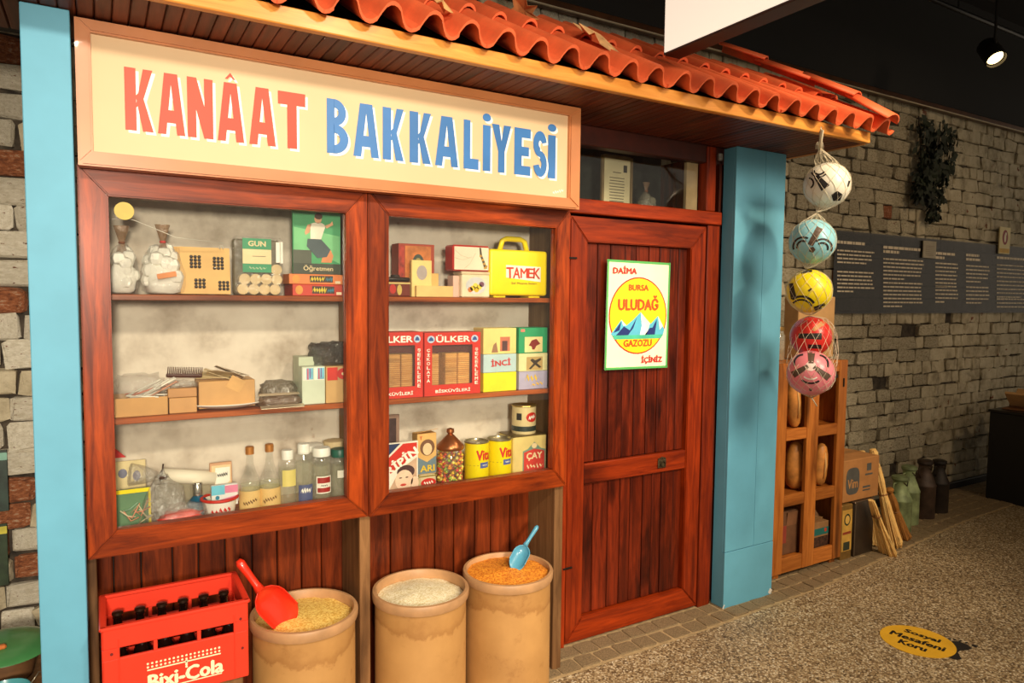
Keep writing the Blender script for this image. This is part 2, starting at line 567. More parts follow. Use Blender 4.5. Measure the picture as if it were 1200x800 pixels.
# ---- brick wall behind everything
WY = .6
mortar = M((70, 61, 50), .95, var=.45, vs=20, bs=40, bst=.8, key='sooty_mortar')
wall = tag(ob('wall_back', boxmesh((12, .12, 3.03), mortar, 0), None, (4, WY + .085, 1.515)), kind='structure')
bmesh_pool = []
for sd in range(10):
    q = random.Random(sd + 50); bm = bmesh.new(); bmesh.ops.create_cube(bm, size=1)
    bmesh.ops.bevel(bm, geom=bm.edges[:], offset=.10, segments=1, affect='EDGES')
    for v in bm.verts:
        v.co.x += q.uniform(-.05, .05); v.co.y += q.uniform(-.16, .16); v.co.z += q.uniform(-.08, .08)
    me = bpy.data.meshes.new('brick'); bm.to_mesh(me); bm.free(); bmesh_pool.append(me)
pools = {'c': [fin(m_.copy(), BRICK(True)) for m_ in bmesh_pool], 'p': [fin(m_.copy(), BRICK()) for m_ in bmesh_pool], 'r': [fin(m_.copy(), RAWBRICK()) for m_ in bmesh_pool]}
bricks = []
CH = .098
for row in range(31):
    z = row * CH + CH / 2
    spans = [(-1.3, .05), (3.5, 8.3)] if z < 2.3 else [(-1.3, .05), (1.2, 8.3)]
    for a, b in spans:
        x = a + R.uniform(-.1, 0)
        head = (row % 4 == 2)
        while x < b:
            L = R.uniform(.095, .125) if head or R.random() < .15 else R.uniform(.17, .24)
            if R.random() > .012 or x < 0:
                raw = R.random() < .022 or (x < .1 and ((.52 < z < .95 and R.random() < .7) or R.random() < .06))
                bricks.append((x + L / 2, z + R.uniform(-.004, .004), L, raw))
            x += L


def rank(b):
    v = Vector((b[0], WY, b[1])) - CAM; d = v.dot(cf)
    px, py = 600 + FPX * v.dot(cr) / d, 400 - FPX * v.dot(cu) / d
    vis = (-20 < px < 1220 and -20 < py < 820) and (px < 60 or px > 915 or (620 < px < 780 and py < 60))
    hid = 915 < px < 985 and py > 420
    return (0 if vis and not hid else 1, d - b[2] * 3)


bricks.sort(key=rank)
rest = []
for k, (x, z, L, raw) in enumerate(bricks):
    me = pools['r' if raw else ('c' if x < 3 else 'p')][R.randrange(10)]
    sc = (L - R.uniform(.004, .012), .045, CH - R.uniform(.004, .011)); yy = WY + .0225 + R.uniform(-.010, .008); rz = R.uniform(-.02, .02)
    if k < 300:
        ob('brick', me, wall, (x - 4, yy - WY - .085, z - 1.515), (0, rz, 0), sc)
    else:
        mt_ = Matrix.Translation((x - 4, yy - WY - .085, z - 1.515)) @ Euler((0, rz, 0)).to_matrix().to_4x4() @ Matrix.Diagonal((*sc, 1))
        rest.append(([mt_ @ v.co for v in me.vertices], [tuple(p.vertices) for p in me.polygons]))
tag(multi('bricks_beyond', rest, BRICK(), wall, smooth=False), kind='stuff')

# ---- black upper wall, rail, ceiling
up = tag(ob('wall_upper', boxmesh((12, .2, .9), BLACK, 0), None, (4, .66, 3.49)), kind='structure')
rail = tag(ob('trim_1', boxmesh((12, .05, .04), M((86, 52, 26), .35, .5, var=.3, vs=9), .004), None, (4, .555, 3.022)), kind='structure')
ob('rail_edge', boxmesh((12, .012, .006), M((190, 176, 150), .4, var=.1), 0), rail, (0, -.03, -.022))
tag(ob('ceiling', boxmesh((14, 7.4, .1), BLACK, 0), None, (4, -2.9, 3.93)), kind='structure')
skirt = tag(ob('baseboard_back', boxmesh((9, .03, .055), M((26, 22, 20), .6, var=.2), .004), None, (5.6, .565, .03)), kind='structure')

# ---- soffit boards and fascia
soff = struct('trim_2', (0, 0, 2.286))
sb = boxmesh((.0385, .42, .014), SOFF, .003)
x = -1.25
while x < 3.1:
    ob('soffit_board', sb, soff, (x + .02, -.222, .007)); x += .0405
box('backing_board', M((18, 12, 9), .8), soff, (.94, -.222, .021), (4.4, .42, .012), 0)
fas = struct('trim_3', (0, -.445, 2.286))
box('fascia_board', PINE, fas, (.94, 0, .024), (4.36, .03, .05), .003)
box('side_fascia', WOOD((206, 128, 48), (240, 172, 82), 'y', .35, .2), fas, (3.12, .235, .024), (.03, .44, .05), .003)
box('back_beam', M((70, 24, 12), .5, var=.2), fas, (2.15, .475, -.03), (1.05, .06, .1), .004)

# ---- tiled roof
roof = struct('roof', (0, 0, 0))
ANG = math.radians(32)
EY, EZ = -.505, 2.312
CLAY = M((232, 104, 58), .62, var=.14, vs=7, bs=60, bst=.12, key='terracotta')
PITCH_X, EXPO, TL = .1262, .325, .37


def tilemesh(A=.031, wdt=.150, th=.011, n=14):
    vs, fs = [], []
    for j, (yy, lift) in enumerate(((0, .022), (TL * .5, .011), (TL, 0))):
        for side in (0, 1):
            for k in range(n + 1):
                t = k / n * wdt
                ph = 2 * math.pi * t / PITCH_X
                zz = A * math.cos(ph - math.pi)          # pan first, then roll
                zz = A * (abs(math.cos(ph - math.pi)) ** .62) * math.copysign(1, math.cos(ph - math.pi))
                vs.append((t, yy, zz + lift - side * th))
    w_ = n + 1
    for j in range(2):
        o0, o1 = j * 2 * w_, (j + 1) * 2 * w_
        for k in range(n):
            fs.append((o0 + k, o0 + k + 1, o1 + k + 1, o1 + k))
            fs.append((o0 + w_ + k + 1, o0 + w_ + k, o1 + w_ + k, o1 + w_ + k + 1))
        fs.append((o0, o1, o1 + w_, o0 + w_)); fs.append((o0 + n, o0 + w_ + n, o1 + w_ + n, o1 + n))
    for o0, fl in ((0, 0), (4 * w_, 1)):
        for k in range(n):
            q = (o0 + k, o0 + w_ + k, o0 + w_ + k + 1, o0 + k + 1); fs.append(q[::-1] if fl else q)
    return pyd(vs, fs, CLAY, True)


tm = tilemesh(); tm.set_sharp_from_angle(angle=math.radians(50))
TX0 = 2.949 - PITCH_X * 26
for cidx in range(2):
    for k in range(28):
        d = cidx * EXPO
        if d > .9 and k > 26: continue
        ob('roof_tile', tm, roof, (TX0 + k * PITCH_X + R.uniform(-.003, .003), EY + d * math.cos(ANG) + R.uniform(-.006, .006), EZ + .026 + d * math.sin(ANG) + R.uniform(0, .003)),
           (ANG, 0, R.uniform(-.012, .012)))
ca, sa = math.cos(ANG), math.sin(ANG)
dk = [(-.43, 2.338), (-.43, 2.300), (.52, 2.300 + .95 * sa / ca), (.52, 2.30 + .95 * sa / ca - .02)]
dvs = [(xx, a_, b_) for xx in (-.35, 3.10) for a_, b_ in ((-.445, 2.300), (.07, 2.300 + .515 * sa / ca - .012), (.07, 2.30))]
ob('roof_deck', pyd(dvs, [(0, 1, 2), (5, 4, 3), (0, 3, 4, 1), (1, 4, 5, 2), (2, 5, 3, 0)], M((34, 32, 32), .9)), roof)
# verge caps running up the right edge
pts = [Vector((3.15, -.545, 2.385)), Vector((3.11, -.39, 2.505)), Vector((3.03, -.20, 2.625)), Vector((2.93, 0, 2.745)), Vector((2.82, .15, 2.835))]


def capmesh(L):
    vs, fs = [], []
    n = 10
    for yy, rr in ((0, .080), (L, .072)):
        for s_ in (0, .011):
            for k in range(n + 1):
                a = math.pi * (.10 + .80 * k / n)
                vs.append(((rr - s_) * math.cos(a), yy, (rr - s_) * math.sin(a) * .62 - .016))
    w_ = n + 1
    for k in range(n):
        fs += [(k, 2 * w_ + k, 2 * w_ + k + 1, k + 1), (w_ + k + 1, 3 * w_ + k + 1, 3 * w_ + k, w_ + k),
               (k + 1, w_ + k + 1, w_ + k, k), (2 * w_ + k, 3 * w_ + k, 3 * w_ + k + 1, 2 * w_ + k + 1)]
    fs += [(0, w_, 3 * w_, 2 * w_), (n, 2 * w_ + n, 3 * w_ + n, w_ + n)]
    return pyd(vs, fs, CLAY, True)


for k, (a, b) in enumerate(zip(pts, pts[1:])):
    d = b - a; L = d.length + .04
    o = ob('verge_tile', capmesh(L), roof, a - Vector((0, 0, .012 - .010 * (k % 2))))
    o.rotation_euler = (d.to_track_quat('Y', 'Z')).to_euler()
# dry leaves lying on the tiles


def leaf(name, label, c, s, rot, tint):
    me_v, me_f = [], []
    n = 9
    outl = [(0, -.5), (.18, -.42), (.16, -.2), (.5, -.28), (.34, 0), (.52, .16), (.22, .2), (.12, .55), (-.08, .34), (-.34, .42), (-.26, .12), (-.52, .0), (-.3, -.14), (-.4, -.36), (-.12, -.3)]
    vs = [(0, 0, .02)] + [(x * s, y * s, s * (.05 * math.sin(7 * x + 3 * y) + .05 * abs(y))) for x, y in outl]
    fs = [(0, i + 1, (i + 1) % len(outl) + 1) for i in range(len(outl))]
    me = pyd(vs, fs, M(tint, .8, var=.25, vs=20))
    o = ob(name, me, None, c, rot); md = o.modifiers.new('thickness', 'SOLIDIFY'); md.thickness = .0015
    tag(o, label, 'leaf', 'dry leaves fallen on the roof tiles')
    return o


def roofz(y): return EZ + .055 + (y - EY) * math.tan(ANG)


# positions on the roof slope below the pixels of the three leaves
def onroof(x, y, dz=.088):
    d = cf * FPX + cr * (x - 600) - cu * (y - 400)
    t = (EZ + dz + (CAM.y - EY) * math.tan(ANG) - CAM.z) / (d.z - d.y * math.tan(ANG))
    return CAM + d * t


leaf('dry_leaf', 'small curled tan dry leaf on the tiles above the blue lettering', onroof(515, 6), .11, (ANG, .1, .6), (206, 156, 96))
leaf('dry_leaf', 'brown dry leaf on the tiles near the pale back wall', onroof(612, 14), .13, (ANG + .3, .1, 2.0), (168, 110, 60))
leaf('dry_leaf', 'largest dry leaf, tan and brown, on tiles beside the white light box', onroof(700, 46), .21, (ANG + .1, .25, .2), (206, 158, 104))

# ---- pillars
pl = thing('pillar', 'light blue painted narrow pillar left of the shop sign', 'pillar', (-.104, -.19, 0))
box('pillar_board', BLUE, pl, (0, -.06, 1.142), (.108, .02, 2.284), .002)
box('pillar_board', BLUE, pl, (.045, 0, 1.142), (.018, .10, 2.284), .002)
box('pillar_board', BLUE, pl, (-.045, 0, 1.142), (.018, .10, 2.284), .002)
pr_ = thing('pillar', 'wide light blue boxed pillar right of the red door', 'pillar', (2.832, -.041, 0))
for xx, ww in ((-.075, .208), (.105, .149)):
    box('pillar_board', BLUE, pr_, (xx, -.034, 1.287), (ww, .014, 1.996), .0015)
box('pillar_base', BLUE, pr_, (0, -.034, .143), (.360, .015, .286), .0015)
box('pillar_board', BLUE, pr_, (-.172, .007, 1.142), (.014, .067, 2.284), .0015)
box('pillar_board', BLUE, pr_, (.172, .007, 1.142), (.014, .067, 2.284), .0015)
box('corner_chip', M((235, 230, 220), .7), pr_, (-.178, -.0415, .012), (.006, .002, .022), 0, (0, .5, 0))
box('corner_chip', M((235, 230, 220), .7), pr_, (.168, -.0425, .02), (.02, .002, .026), 0, (0, .6, 0))
wr = tag(ob('wall_right', boxmesh((.30, .57, 2.28), DARK_PLANK, 0), None, (2.83, .30, 1.14)), kind='structure')

# ---- recess below the windows: planks and posts
rec = struct('wall_recess', (0, .075, 0))
x = -.06
while x < 1.66:
    ww = R.uniform(.072, .10)
    box('plank', DARK_PLANK, rec, (x + ww / 2, R.uniform(-.002, .002), .40), (ww - .004, .02, .80), .003); x += ww
box('plank_backing', BLACK, rec, (.8, .018, .40), (1.75, .01, .80), 0)
for k, (a, b) in enumerate(((-.052, -.026), (.762, .80), (1.583, 1.625))):
    t = struct('trim_%d' % (k + 4), ((a + b) / 2, -.139, 0))
    box('post_edge', POSTW, t, (0, .012, .39), (b - a, .024, .779), .002)
    box('post_side', POSTW, t, ((.004 if k == 0 else -.004), .118, .39), (b - a - .010, .188, .779), .002)

# ---- window frames


def mitred(parent, x0, x1, z0, z1, gx0, gx1, gz0, gz1, y, d, mx, mz):
    for nm, p, mm in (('bottom_rail', [(x0, z0), (x1, z0), (gx1, gz0), (gx0, gz0)], mx),
                      ('top_rail', [(gx0, gz1), (gx1, gz1), (x1, z1), (x0, z1)], mx),
                      ('stile', [(x0, z0), (gx0, gz0), (gx0, gz1), (x0, z1)], mz),
                      ('stile', [(gx1, gz0), (x1, z0), (x1, z1), (gx1, gz1)], mz)):
        cx_, cz_ = sum(q[0] for q in p) / 4, sum(q[1] for q in p) / 4
        g = .0008
        p2 = [(cx_ + (a - cx_) * (1 - g / .4) - cx_, cz_ + (b - cz_) * (1 - g / .4) - cz_) for a, b in p]
        o = prism(nm, [p2], d, mm, parent, (cx_, y, cz_))
        bm = bmesh.new(); bm.from_mesh(o.data)
        bmesh.ops.bevel(bm, geom=[e for e in bm.edges if all(v.co.y < 1e-5 for v in e.verts)], offset=.004, segments=2, affect='EDGES')
        bm.to_mesh(o.data); bm.free()


w1 = struct('window_1', (0, 0, 0)); w2 = struct('window_2', (0, 0, 0))
mitred(w1, -.046, .785, .785, 1.905, .028, .712, .860, 1.823, -.165, .04, fx, fz)
mitred(w2, .788, 1.622, .782, 1.905, .862, 1.556, .857, 1.824, -.165, .04, fx, fz)
box('glass_pane', GLASS(), w1, (.37, -.142, 1.3415), (.70, .004, .98), 0)
box('glass_pane', GLASS(), w2, (1.209, -.142, 1.3405), (.71, .004, .98), 0)
# ---- display cases behind the glass
PL = PLASTER()
Z1, Z2, Z3 = 1.547, 1.178, .826       # shelf tops
CASES = []
for k, (a, b, lab) in enumerate(((-.03, .770, 'shallow wooden display case with two shelves behind the window beside the blue narrow pillar'),
                                 (.803, 1.604, 'shallow wooden display case with two shelves behind the window beside the door'))):
    t = thing('display_case', lab, 'cabinet', ((a + b) / 2, 0, .79), group='display cases'); W_ = b - a
    del t['group']
    box('back_panel', PL, t, (0, .115, .55), (W_, .02, 1.09), 0)
    box('side_panel', CASEW, t, (-W_ / 2 + .003, -.01, .55), (.006, .228, 1.09), .001)
    box('side_panel', CASEW, t, (W_ / 2 - .003, -.01, .55), (.006, .228, 1.09), .001)
    box('case_floor', SHELFW, t, (0, -.01, .027), (W_ - .0125, .228, .018), .001)
    box('case_top', CASEW, t, (0, -.01, 1.085), (W_ - .0125, .228, .02), .001)
    box('shelf', SHELFW, t, (0, -.0, Z1 - .79 - .009), (W_ - .0125, .206, .018), .002)
    box('shelf', SHELFW, t, (0, -.0, Z2 - .79 - .009), (W_ - .0125, .206, .018), .002)
    CASES.append(t)
dv = tag(ob('trim_7', boxmesh((.031, .24, 1.09), CASEW, .002), None, (.7865, -.005, 1.335)), kind='structure')

# ---- door
door = struct('door_1', (2.14, 0, 0))
DX0, DX1 = 1.737, 2.545
mitred(door, DX0 - 2.14, DX1 - 2.14, .012, 1.90, 1.831 - 2.14, 2.447 - 2.14, .118, 1.792, -.005, .045, DOORF_X, DOORF_Z)
o = box('mid_rail', DOORF_X, door, (-.001, .012, .768), (.614, .03, .092), .004)
for z0, z1, pw in ((.118, .722, None), (.814, 1.792, None)):
    x = -.308; q = random.Random(int(z0 * 100))
    while x < .300:
        ww = min(q.uniform(.055, .088), .306 - x)
        if .306 - (x + ww) < .03: ww = .306 - x
        box('plank', DOORP, door, (x + ww / 2, .028 + q.uniform(-.002, .002), (z0 + z1) / 2), (ww - .0045, .018, z1 - z0 - .003), .003)
        x += ww
box('plank_backing', BLACK, door, (0, .042, .955), (.62, .008, 1.68), 0)
BR = M((96, 84, 62), .4, .8, var=.3, vs=60)
kn = box('lock_plate', BR, door, (.148, -.008, .765), (.05, .008, .04), .003)
lathe('lock_boss', BR, kn, [(0, -.006), (.010, -.006), (.013, 0), (.013, .004)], (0, -.006, 0), 14, (math.pi / 2, 0, 0))
for dx in (-.02, -.01, 0, .01, .02): box('lock_crest', BR, kn, (dx, 0, .022 + .006 * (1 - abs(dx) / .02)), (.008, .006, .012), .002)
box('hinge', M((30, 24, 20), .5, .6), door, (-.395, -.009, .36), (.05, .006, .008), .001)
box('hinge', M((30, 24, 20), .5, .6), door, (-.395, -.009, 1.72), (.05, .006, .008), .001)
fr = struct('trim_8', (2.14, 0, 0))
box('right_jamb', DOORF_Z, fr, (.450, .02, .955), (.080, .06, 1.91), .004)
box('outer_jamb', DARK_PLANK, fr, (.497, .03, 1.14), (.016, .06, 2.28), .002)
box('left_jamb', DOORF_Z, fr, (-.418, .02, .955), (.024, .06, 1.91), .003)
box('head_rail', DOORF_X, fr, (.03, .015, 1.942), (.92, .075, .062), .004)
box('transom_post', DOORF_Z, fr, (.425, .02, 2.13), (.060, .06, .31), .004)
box('inner_board', M((186, 160, 118), .7, var=.1), fr, (.345, .05, 2.10), (.075, .02, .26), .002)
box('transom_glass', GLASS(), fr, (-.02, .03, 2.13), (.84, .004, .31), 0)
box('inner_ledge', M((70, 40, 24), .7), fr, (.0, .22, 1.94), (.92, .33, .02), 0)
inn = tag(ob('wall_inner', boxmesh((1.0, .02, .8), M((52, 56, 48), .8, var=.5, vs=9), 0), None, (2.14, .44, 1.95)), kind='structure')
cm = box('conduit_clip', M((150, 148, 140), .4, .5, var=.3), fr, (.455, -.03, 2.235), (.024, .02, .036), .005)

# framed certificate and knotted bag behind the transom
c = thing('framed_certificate', 'framed cream certificate standing behind the glass above the door', 'certificate', (2.165, .22, 1.951))
for nm, cc, ss in (('frame_side', (-.088, 0, .14), (.014, .016, .28)), ('frame_side', (.088, 0, .14), (.014, .016, .28)), ('frame_top', (0, 0, .277), (.162, .016, .014)), ('frame_bottom', (0, 0, .007), (.162, .016, .014))):
    box(nm, M((128, 104, 62), .4, var=.15), c, cc, ss, .002)
pp = box('certificate_sheet', M((224, 212, 168), .6, var=.05), c, (0, .002, .14), (.164, .006, .256), 0)
box('crest', M((60, 54, 50), .6), pp, (.05, -.004, .085), (.022, .001, .034), 0)
ln = []
for k in range(10):
    wv = .05 if k == 0 else R.uniform(.085, .10)
    z = .05 - k * .014 if k else .062
    ln.append(([(-wv / 2, -.0036, z), (wv / 2, -.0036, z), (wv / 2, -.0036, z + .004), (-wv / 2, -.0036, z + .004)], [(0, 1, 2, 3)]))
multi('printed_lines', ln, M((110, 100, 80), .6), pp, smooth=False)['kind'] = 'stuff'


def tied_bag(name, label, loc, dims, filling, nball, ballr, film, tagc=None, tie=(150, 90, 60), seed=1, tuft=(150, 110, 70), neckh=.25):
    t = thing(name, label, 'bag', loc)
    W_, D_, H_ = dims
    blob('bag_film', film, t, (W_, D_, H_ * (1 - neckh)), (0, 0, 0), .14, 2.4, seed, .3, 3, neck=.45)
    q = random.Random(seed)
    for k in range(nball):
        zz = ballr + (H_ * .55) * (k / max(1, nball)); sp = .36 * (1 - .55 * zz / H_)
        lathe('cotton_ball', filling, t, [(0, -ballr), (ballr * .75, -ballr * .66), (ballr, 0), (ballr * .75, ballr * .66), (0, ballr)],
              (q.uniform(-sp, sp) * W_, q.uniform(-.25, .25) * D_, zz), 8)
    zt = H_ * (1 - neckh)
    blob('filling', filling, t, (W_ * .80, D_ * .7, H_ * .50), (0, 0, .002), .12, 2.2, seed + 40, .3, 2)
    lathe('bag_neck', FILM(tuft, .55, .15, .3, 40), t, [(.016, zt - .03), (.007, zt), (.010, zt + .012), (.020, H_ - .006), (.022, H_)], (0, 0, 0), 10, sy=.5)
    lathe('tie', M(tie, .6), t, [(.008, zt - .003), (.010, zt), (.008, zt + .004)], (0, 0, 0), 10)
    if tagc: box('paper_tag', M(tagc, .6), t, (.005, -D_ * .5, H_ * .27), (W_ * .42, .002, .016), 0, (.1, -.2, 0))
    return t


tied_bag('plastic_bag', 'clear knotted plastic bag behind the glass above the door', (2.335, .20, 1.951), (.10, .08, .17), M((120, 116, 96), .7), 5, .022, FILM((190, 186, 165), .3, .2), seed=9)

# ================================================================== SHOP SIGN
sg = thing('shop_sign', 'long cream shop sign with red and blue painted letters in a tan frame', 'sign', (.79, -.20, 1.893))
FR = M((196, 124, 74), .35, var=.08, vs=5, coat=.3, key='tan_frame_paint')
sx0, sx1, sz = -.831, .829, .388
box('panel', M((222, 190, 148), .6, var=.03, vs=3, coat=0, key='cream_sign_paint'), sg, (0, 0, sz / 2), (1.60, .03, .33), 0)
for nm, p in (('frame_rail', [(sx0, 0), (sx1, 0), (sx1 - .052, .040), (sx0 + .036, .040)]), ('frame_rail', [(sx0 + .036, sz - .034), (sx1 - .052, sz - .034), (sx1, sz), (sx0, sz)]),
              ('frame_stile', [(sx0, 0), (sx0 + .036, .040), (sx0 + .036, sz - .034), (sx0, sz)]), ('frame_stile', [(sx1 - .052, .040), (sx1, 0), (sx1, sz), (sx1 - .052, sz - .034)])):
    o = prism(nm, [p], .055, FR, sg, (0, -.033, 0))
    bm = bmesh.new(); bm.from_mesh(o.data)
    bmesh.ops.bevel(bm, geom=[e for e in bm.edges if all(v.co.y < 1e-5 for v in e.verts)], offset=.005, segments=2, affect='EDGES')
    bm.to_mesh(o.data); bm.free()


def band(cx, cz, A, B, a, b, t0, t1, n=14):
    out = []
    for k in range(n):
        q0, q1 = math.radians(t0 + (t1 - t0) * k / n), math.radians(t0 + (t1 - t0) * (k + 1) / n)
        out.append([(cx + a * math.cos(q0), cz + b * math.sin(q0)), (cx + A * math.cos(q0), cz + B * math.sin(q0)),
                    (cx + A * math.cos(q1), cz + B * math.sin(q1)), (cx + a * math.cos(q1), cz + b * math.sin(q1))])
    return out


def rc(a, b, c_, d): return [(a, b), (c_, b), (c_, d), (a, d)]


GA = [[(0, 0), (.30, 0), (.50, .82), (.50, 1), (.26, 1)], [(.70, 0), (1, 0), (.74, 1), (.50, 1), (.50, .82)], [(.24, .19), (.76, .19), (.70, .40), (.30, .40)]]
GLYPH = {
    'K': [rc(0, 0, .40, 1), [(.36, .36), (.62, .46), (1, 1), (.66, 1)], [(.38, .56), (.58, .66), (1, 0), (.62, 0)]],
    'A': GA, 'Â': GA + [[(.30, 1.06), (.5, 1.17), (.70, 1.06), (.60, 1.06), (.5, 1.11), (.40, 1.06)]],
    'N': [rc(0, 0, .34, 1), rc(.66, 0, 1, 1), [(0, 1), (.36, 1), (1, 0), (.64, 0)]],
    'T': [rc(0, .77, 1, 1), rc(.33, 0, .68, .8)],
    'B': [rc(0, 0, .36, 1)] + band(.34, .755, .56, .245, .20, .09, -90, 90) + band(.34, .27, .66, .27, .26, .11, -90, 90),
    'L': [rc(0, 0, .44, 1), rc(0, 0, 1, .22)],
    'İ': [rc(0, 0, 1, .84), ell(.5, .98, .55, .075, 16)],
    'Y': [[(0, 1), (.38, 1), (.5, .66), (.33, .45)], [(.62, 1), (1, 1), (.67, .45), (.5, .66)], [(.33, 0), (.67, 0), (.67, .45), (.5, .66), (.33, .45)]],
    'E': [rc(0, 0, .46, 1), rc(0, .80, 1, 1), rc(0, .41, .9, .61), rc(0, 0, 1, .20)],
    'S': band(.5, .715, .5, .285, .10, .075, 10, 270) + band(.5, .285, .5, .285, .10, .075, 90, -170),
}
REDP = M((200, 62, 28), .5, var=.10, vs=5, key='red_lettering'); BLUP = M((56, 118, 184), .5, var=.10, vs=5, key='blue_lettering')
WHT = M((252, 248, 236), .5, var=.02)
ys = -.2160
for ch, a, b, mt in [('K', 147, 180, 0), ('A', 185, 217, 0), ('N', 220, 250, 0), ('Â', 255, 286, 0), ('A', 292, 323, 0), ('T', 326, 358, 0),
                     ('B', 383, 408, 1), ('A', 414, 444, 1), ('K', 448.5, 473, 1), ('K', 480, 505, 1), ('A', 510, 537, 1), ('L', 543.5, 561, 1), ('İ', 566, 575, 1), ('Y', 576.5, 599, 1), ('E', 603, 622, 1), ('S', 625, 641, 1), ('İ', 642.5, 651.5, 1)]:
    xa, xb = at(a, 150, ys).x, at(b, 150, ys).x
    zb, zt = 2.003, (2.174 if ch != 'İ' else 2.196)
    polys = [[(u * (xb - xa), v * (zt - zb)) for u, v in p] for p in GLYPH[ch]]
    L = prism('letter', polys, .0006, BLUP if mt else REDP, sg, (xa - .79, ys + .20 - .0004, zb - 1.893))
    prism('letter_shadow', polys, .0004, WHT, L, (.0075, .0004, -.0075))
scrib(sg, (.735, -.0158, .063), .055, .012, WHT, .25)

# ================================================================== DOOR POSTER
po = thing('poster', 'cream and green drinks poster with a mountain oval pinned on the door', 'poster', (2.12, -.0075, 1.228))
PW, PH = .372, .490
box('sheet', M((244, 240, 206), .5, var=.03), po, (0, 0, PH / 2), (PW, .003, PH), 0, (0, .012, 0))
GRN = M((84, 176, 92), .5, var=.05)
for cc, ss in (((-PW / 2 + .004, -.002, PH / 2), (.009, .0012, PH)), ((PW / 2 - .004, -.002, PH / 2), (.009, .0012, PH)), ((0, -.002, PH - .004), (PW, .0012, .010)), ((0, -.002, .004), (PW, .0012, .010))):
    box('border', GRN, po, cc, ss, 0, (0, .012, 0))
PR = M((196, 44, 32), .5, var=.04)
prism('oval_ring', [ell(0, 0, .172, .176, 40)], .0006, PR, po, (0, -.0028, .243))
prism('oval', [ell(0, 0, .166, .170, 40)], .0006, M((250, 218, 26), .5, var=.02), po, (0, -.0034, .243))
prism('mountain', [[(-.158, -.045), (-.10, .018), (-.07, -.008), (-.03, .018), (.012, .052), (.05, .018), (.075, -.002), (.118, .034), (.16, -.03), (.15, -.058), (-.145, -.058)]], .0005, M((90, 186, 214), .5, var=.05), po, (0, -.0039, .207))
for sn in ([(-.13, -.052), (-.085, -.012), (-.05, -.03), (-.01, .028), (-.03, -.02), (-.06, -.052)], [(.04, -.052), (.07, -.02), (.085, -.02), (.112, .02), (.10, -.052)], [(-.145, -.04), (-.10, .012), (-.11, -.03)]):
    prism('mountain_shade', [sn], .0005, M((28, 52, 120), .5), po, (0, -.0044, .207))
for sn in ([(.012, .052), (.05, .018), (.07, .0), (.05, -.052), (.01, -.052), (.02, -.01)], [(.118, .034), (.15, -.012), (.13, -.03)], [(-.10, .018), (-.07, -.008), (-.09, -.008)]):
    prism('snow', [sn], .0005, M((244, 244, 238), .5), po, (0, -.0044, .207))
prism('valley', [[(-.150, -.052), (.152, -.052), (.138, -.070), (-.138, -.070)]], .0005, M((72, 186, 152), .5), po, (0, -.0047, .207))
for s_, x, z, h, wd, bd in (('DAİMA', -.085, .450, .034, .135, .05), ('BURSA', -.003, .371, .026, .115, .06), ('ULUDAĞ', -.002, .302, .066, .235, .045), ('GAZOZU', -.002, .118, .030, .165, .06), ('İÇİNİZ', .085, .040, .038, .125, .05)):
    text(po, s_, (x, -.0054, z), h, PR if s_ in ('DAİMA', 'İÇİNİZ') else M((214, 84, 26), .5), wd, bd)

# ================================================================== CRATE WITH BOTTLES
CRX0, CRX1, CY0, CY1, CZ0, CZ1 = -.018, .354, -.362, -.118, .430, .659
st = thing('wooden_stand', 'low wooden stand under the red bottle crate', 'stand', (.168, -.24, 0))
box('stand_top', POSTW, st, (0, 0, .415), (.34, .22, .03), .003)
for a in (-.14, .14):
    for b in (-.085, .085): box('leg', POSTW, st, (a, b, .20), (.04, .04, .40), .003)
box('apron', POSTW, st, (0, -.085, .37), (.26, .018, .05), .002)
crt = thing('bottle_crate', 'red plastic bottle crate with white lettering standing by the blue narrow pillar', 'crate', (.168, -.24, CZ0))
CRED = M((226, 58, 34), .38, var=.05, vs=5, key='red_plastic')
W_, D_, H_ = .372, .244, .229
for s_ in (-1, 1):
    y = s_ * (D_ / 2 - .006)
    nm = 'front' if s_ < 0 else 'back'
    box(nm + '_panel', CRED, crt, (0, y, .070), (W_ - .004, .012, .140), .003)
    box(nm + '_top_band', CRED, crt, (0, y, .1985), (W_ - .004, .012, .061), .003)
    for xx, ww in ((-W_ / 2 + .022, .040), (-.058, .010), (.052, .010), (W_ / 2 - .022, .040)):
        box('slot_rib', CRED, crt, (xx, y, .154), (ww, .012, .030), .001)
    for xx in (-W_ / 2 + .040, W_ / 2 - .040): box('corner_rib', CRED, crt, (xx, y + s_ * .006, .10), (.004, .004, .19), .001)
    x = s_ * (W_ / 2 - .006)
    box('side_panel', CRED, crt, (x, 0, .057), (.012, D_ - .02, .114), .003)
    box('side_top_band', CRED, crt, (x, 0, .2015), (.012, D_ - .02, .055), .003)
    for yy in (-.09, 0, .09): box('side_rib', CRED, crt, (x, yy, .144), (.012, .04, .062), .001)
    box('rim', CRED, crt, (0, s_ * (D_ / 2 - .007), H_ - .004), (W_ + .006, .018, .010), .003)
    box('rim', CRED, crt, (s_ * (W_ / 2 - .004), 0, H_ - .004), (.018, D_, .010), .003)
box('crate_floor', CRED, crt, (0, 0, .005), (W_ - .02, D_ - .02, .008), 0)
for xx in (-.058, .052): box('divider', CRED, crt, (xx, 0, .06), (.004, D_ - .02, .10), 0)
box('divider', CRED, crt, (0, 0, .06), (W_ - .02, .004, .10), 0)
for xx, zz in ((-.163, .156), (.163, .178), (.167, .090)):
    lathe('rivet_hole', M((110, 20, 14), .6), crt, [(0, 0), (.004, 0), (.004, .001)], (xx, -D_ / 2 - .0008, zz), 10, (math.pi / 2, 0, 0))
yf = -D_ / 2 - .0008
CRM = M((250, 232, 190), .5, var=.02)
text(crt, 'Bixi-Cola', (.018, yf, .054), .040, CRM, .190, .06)
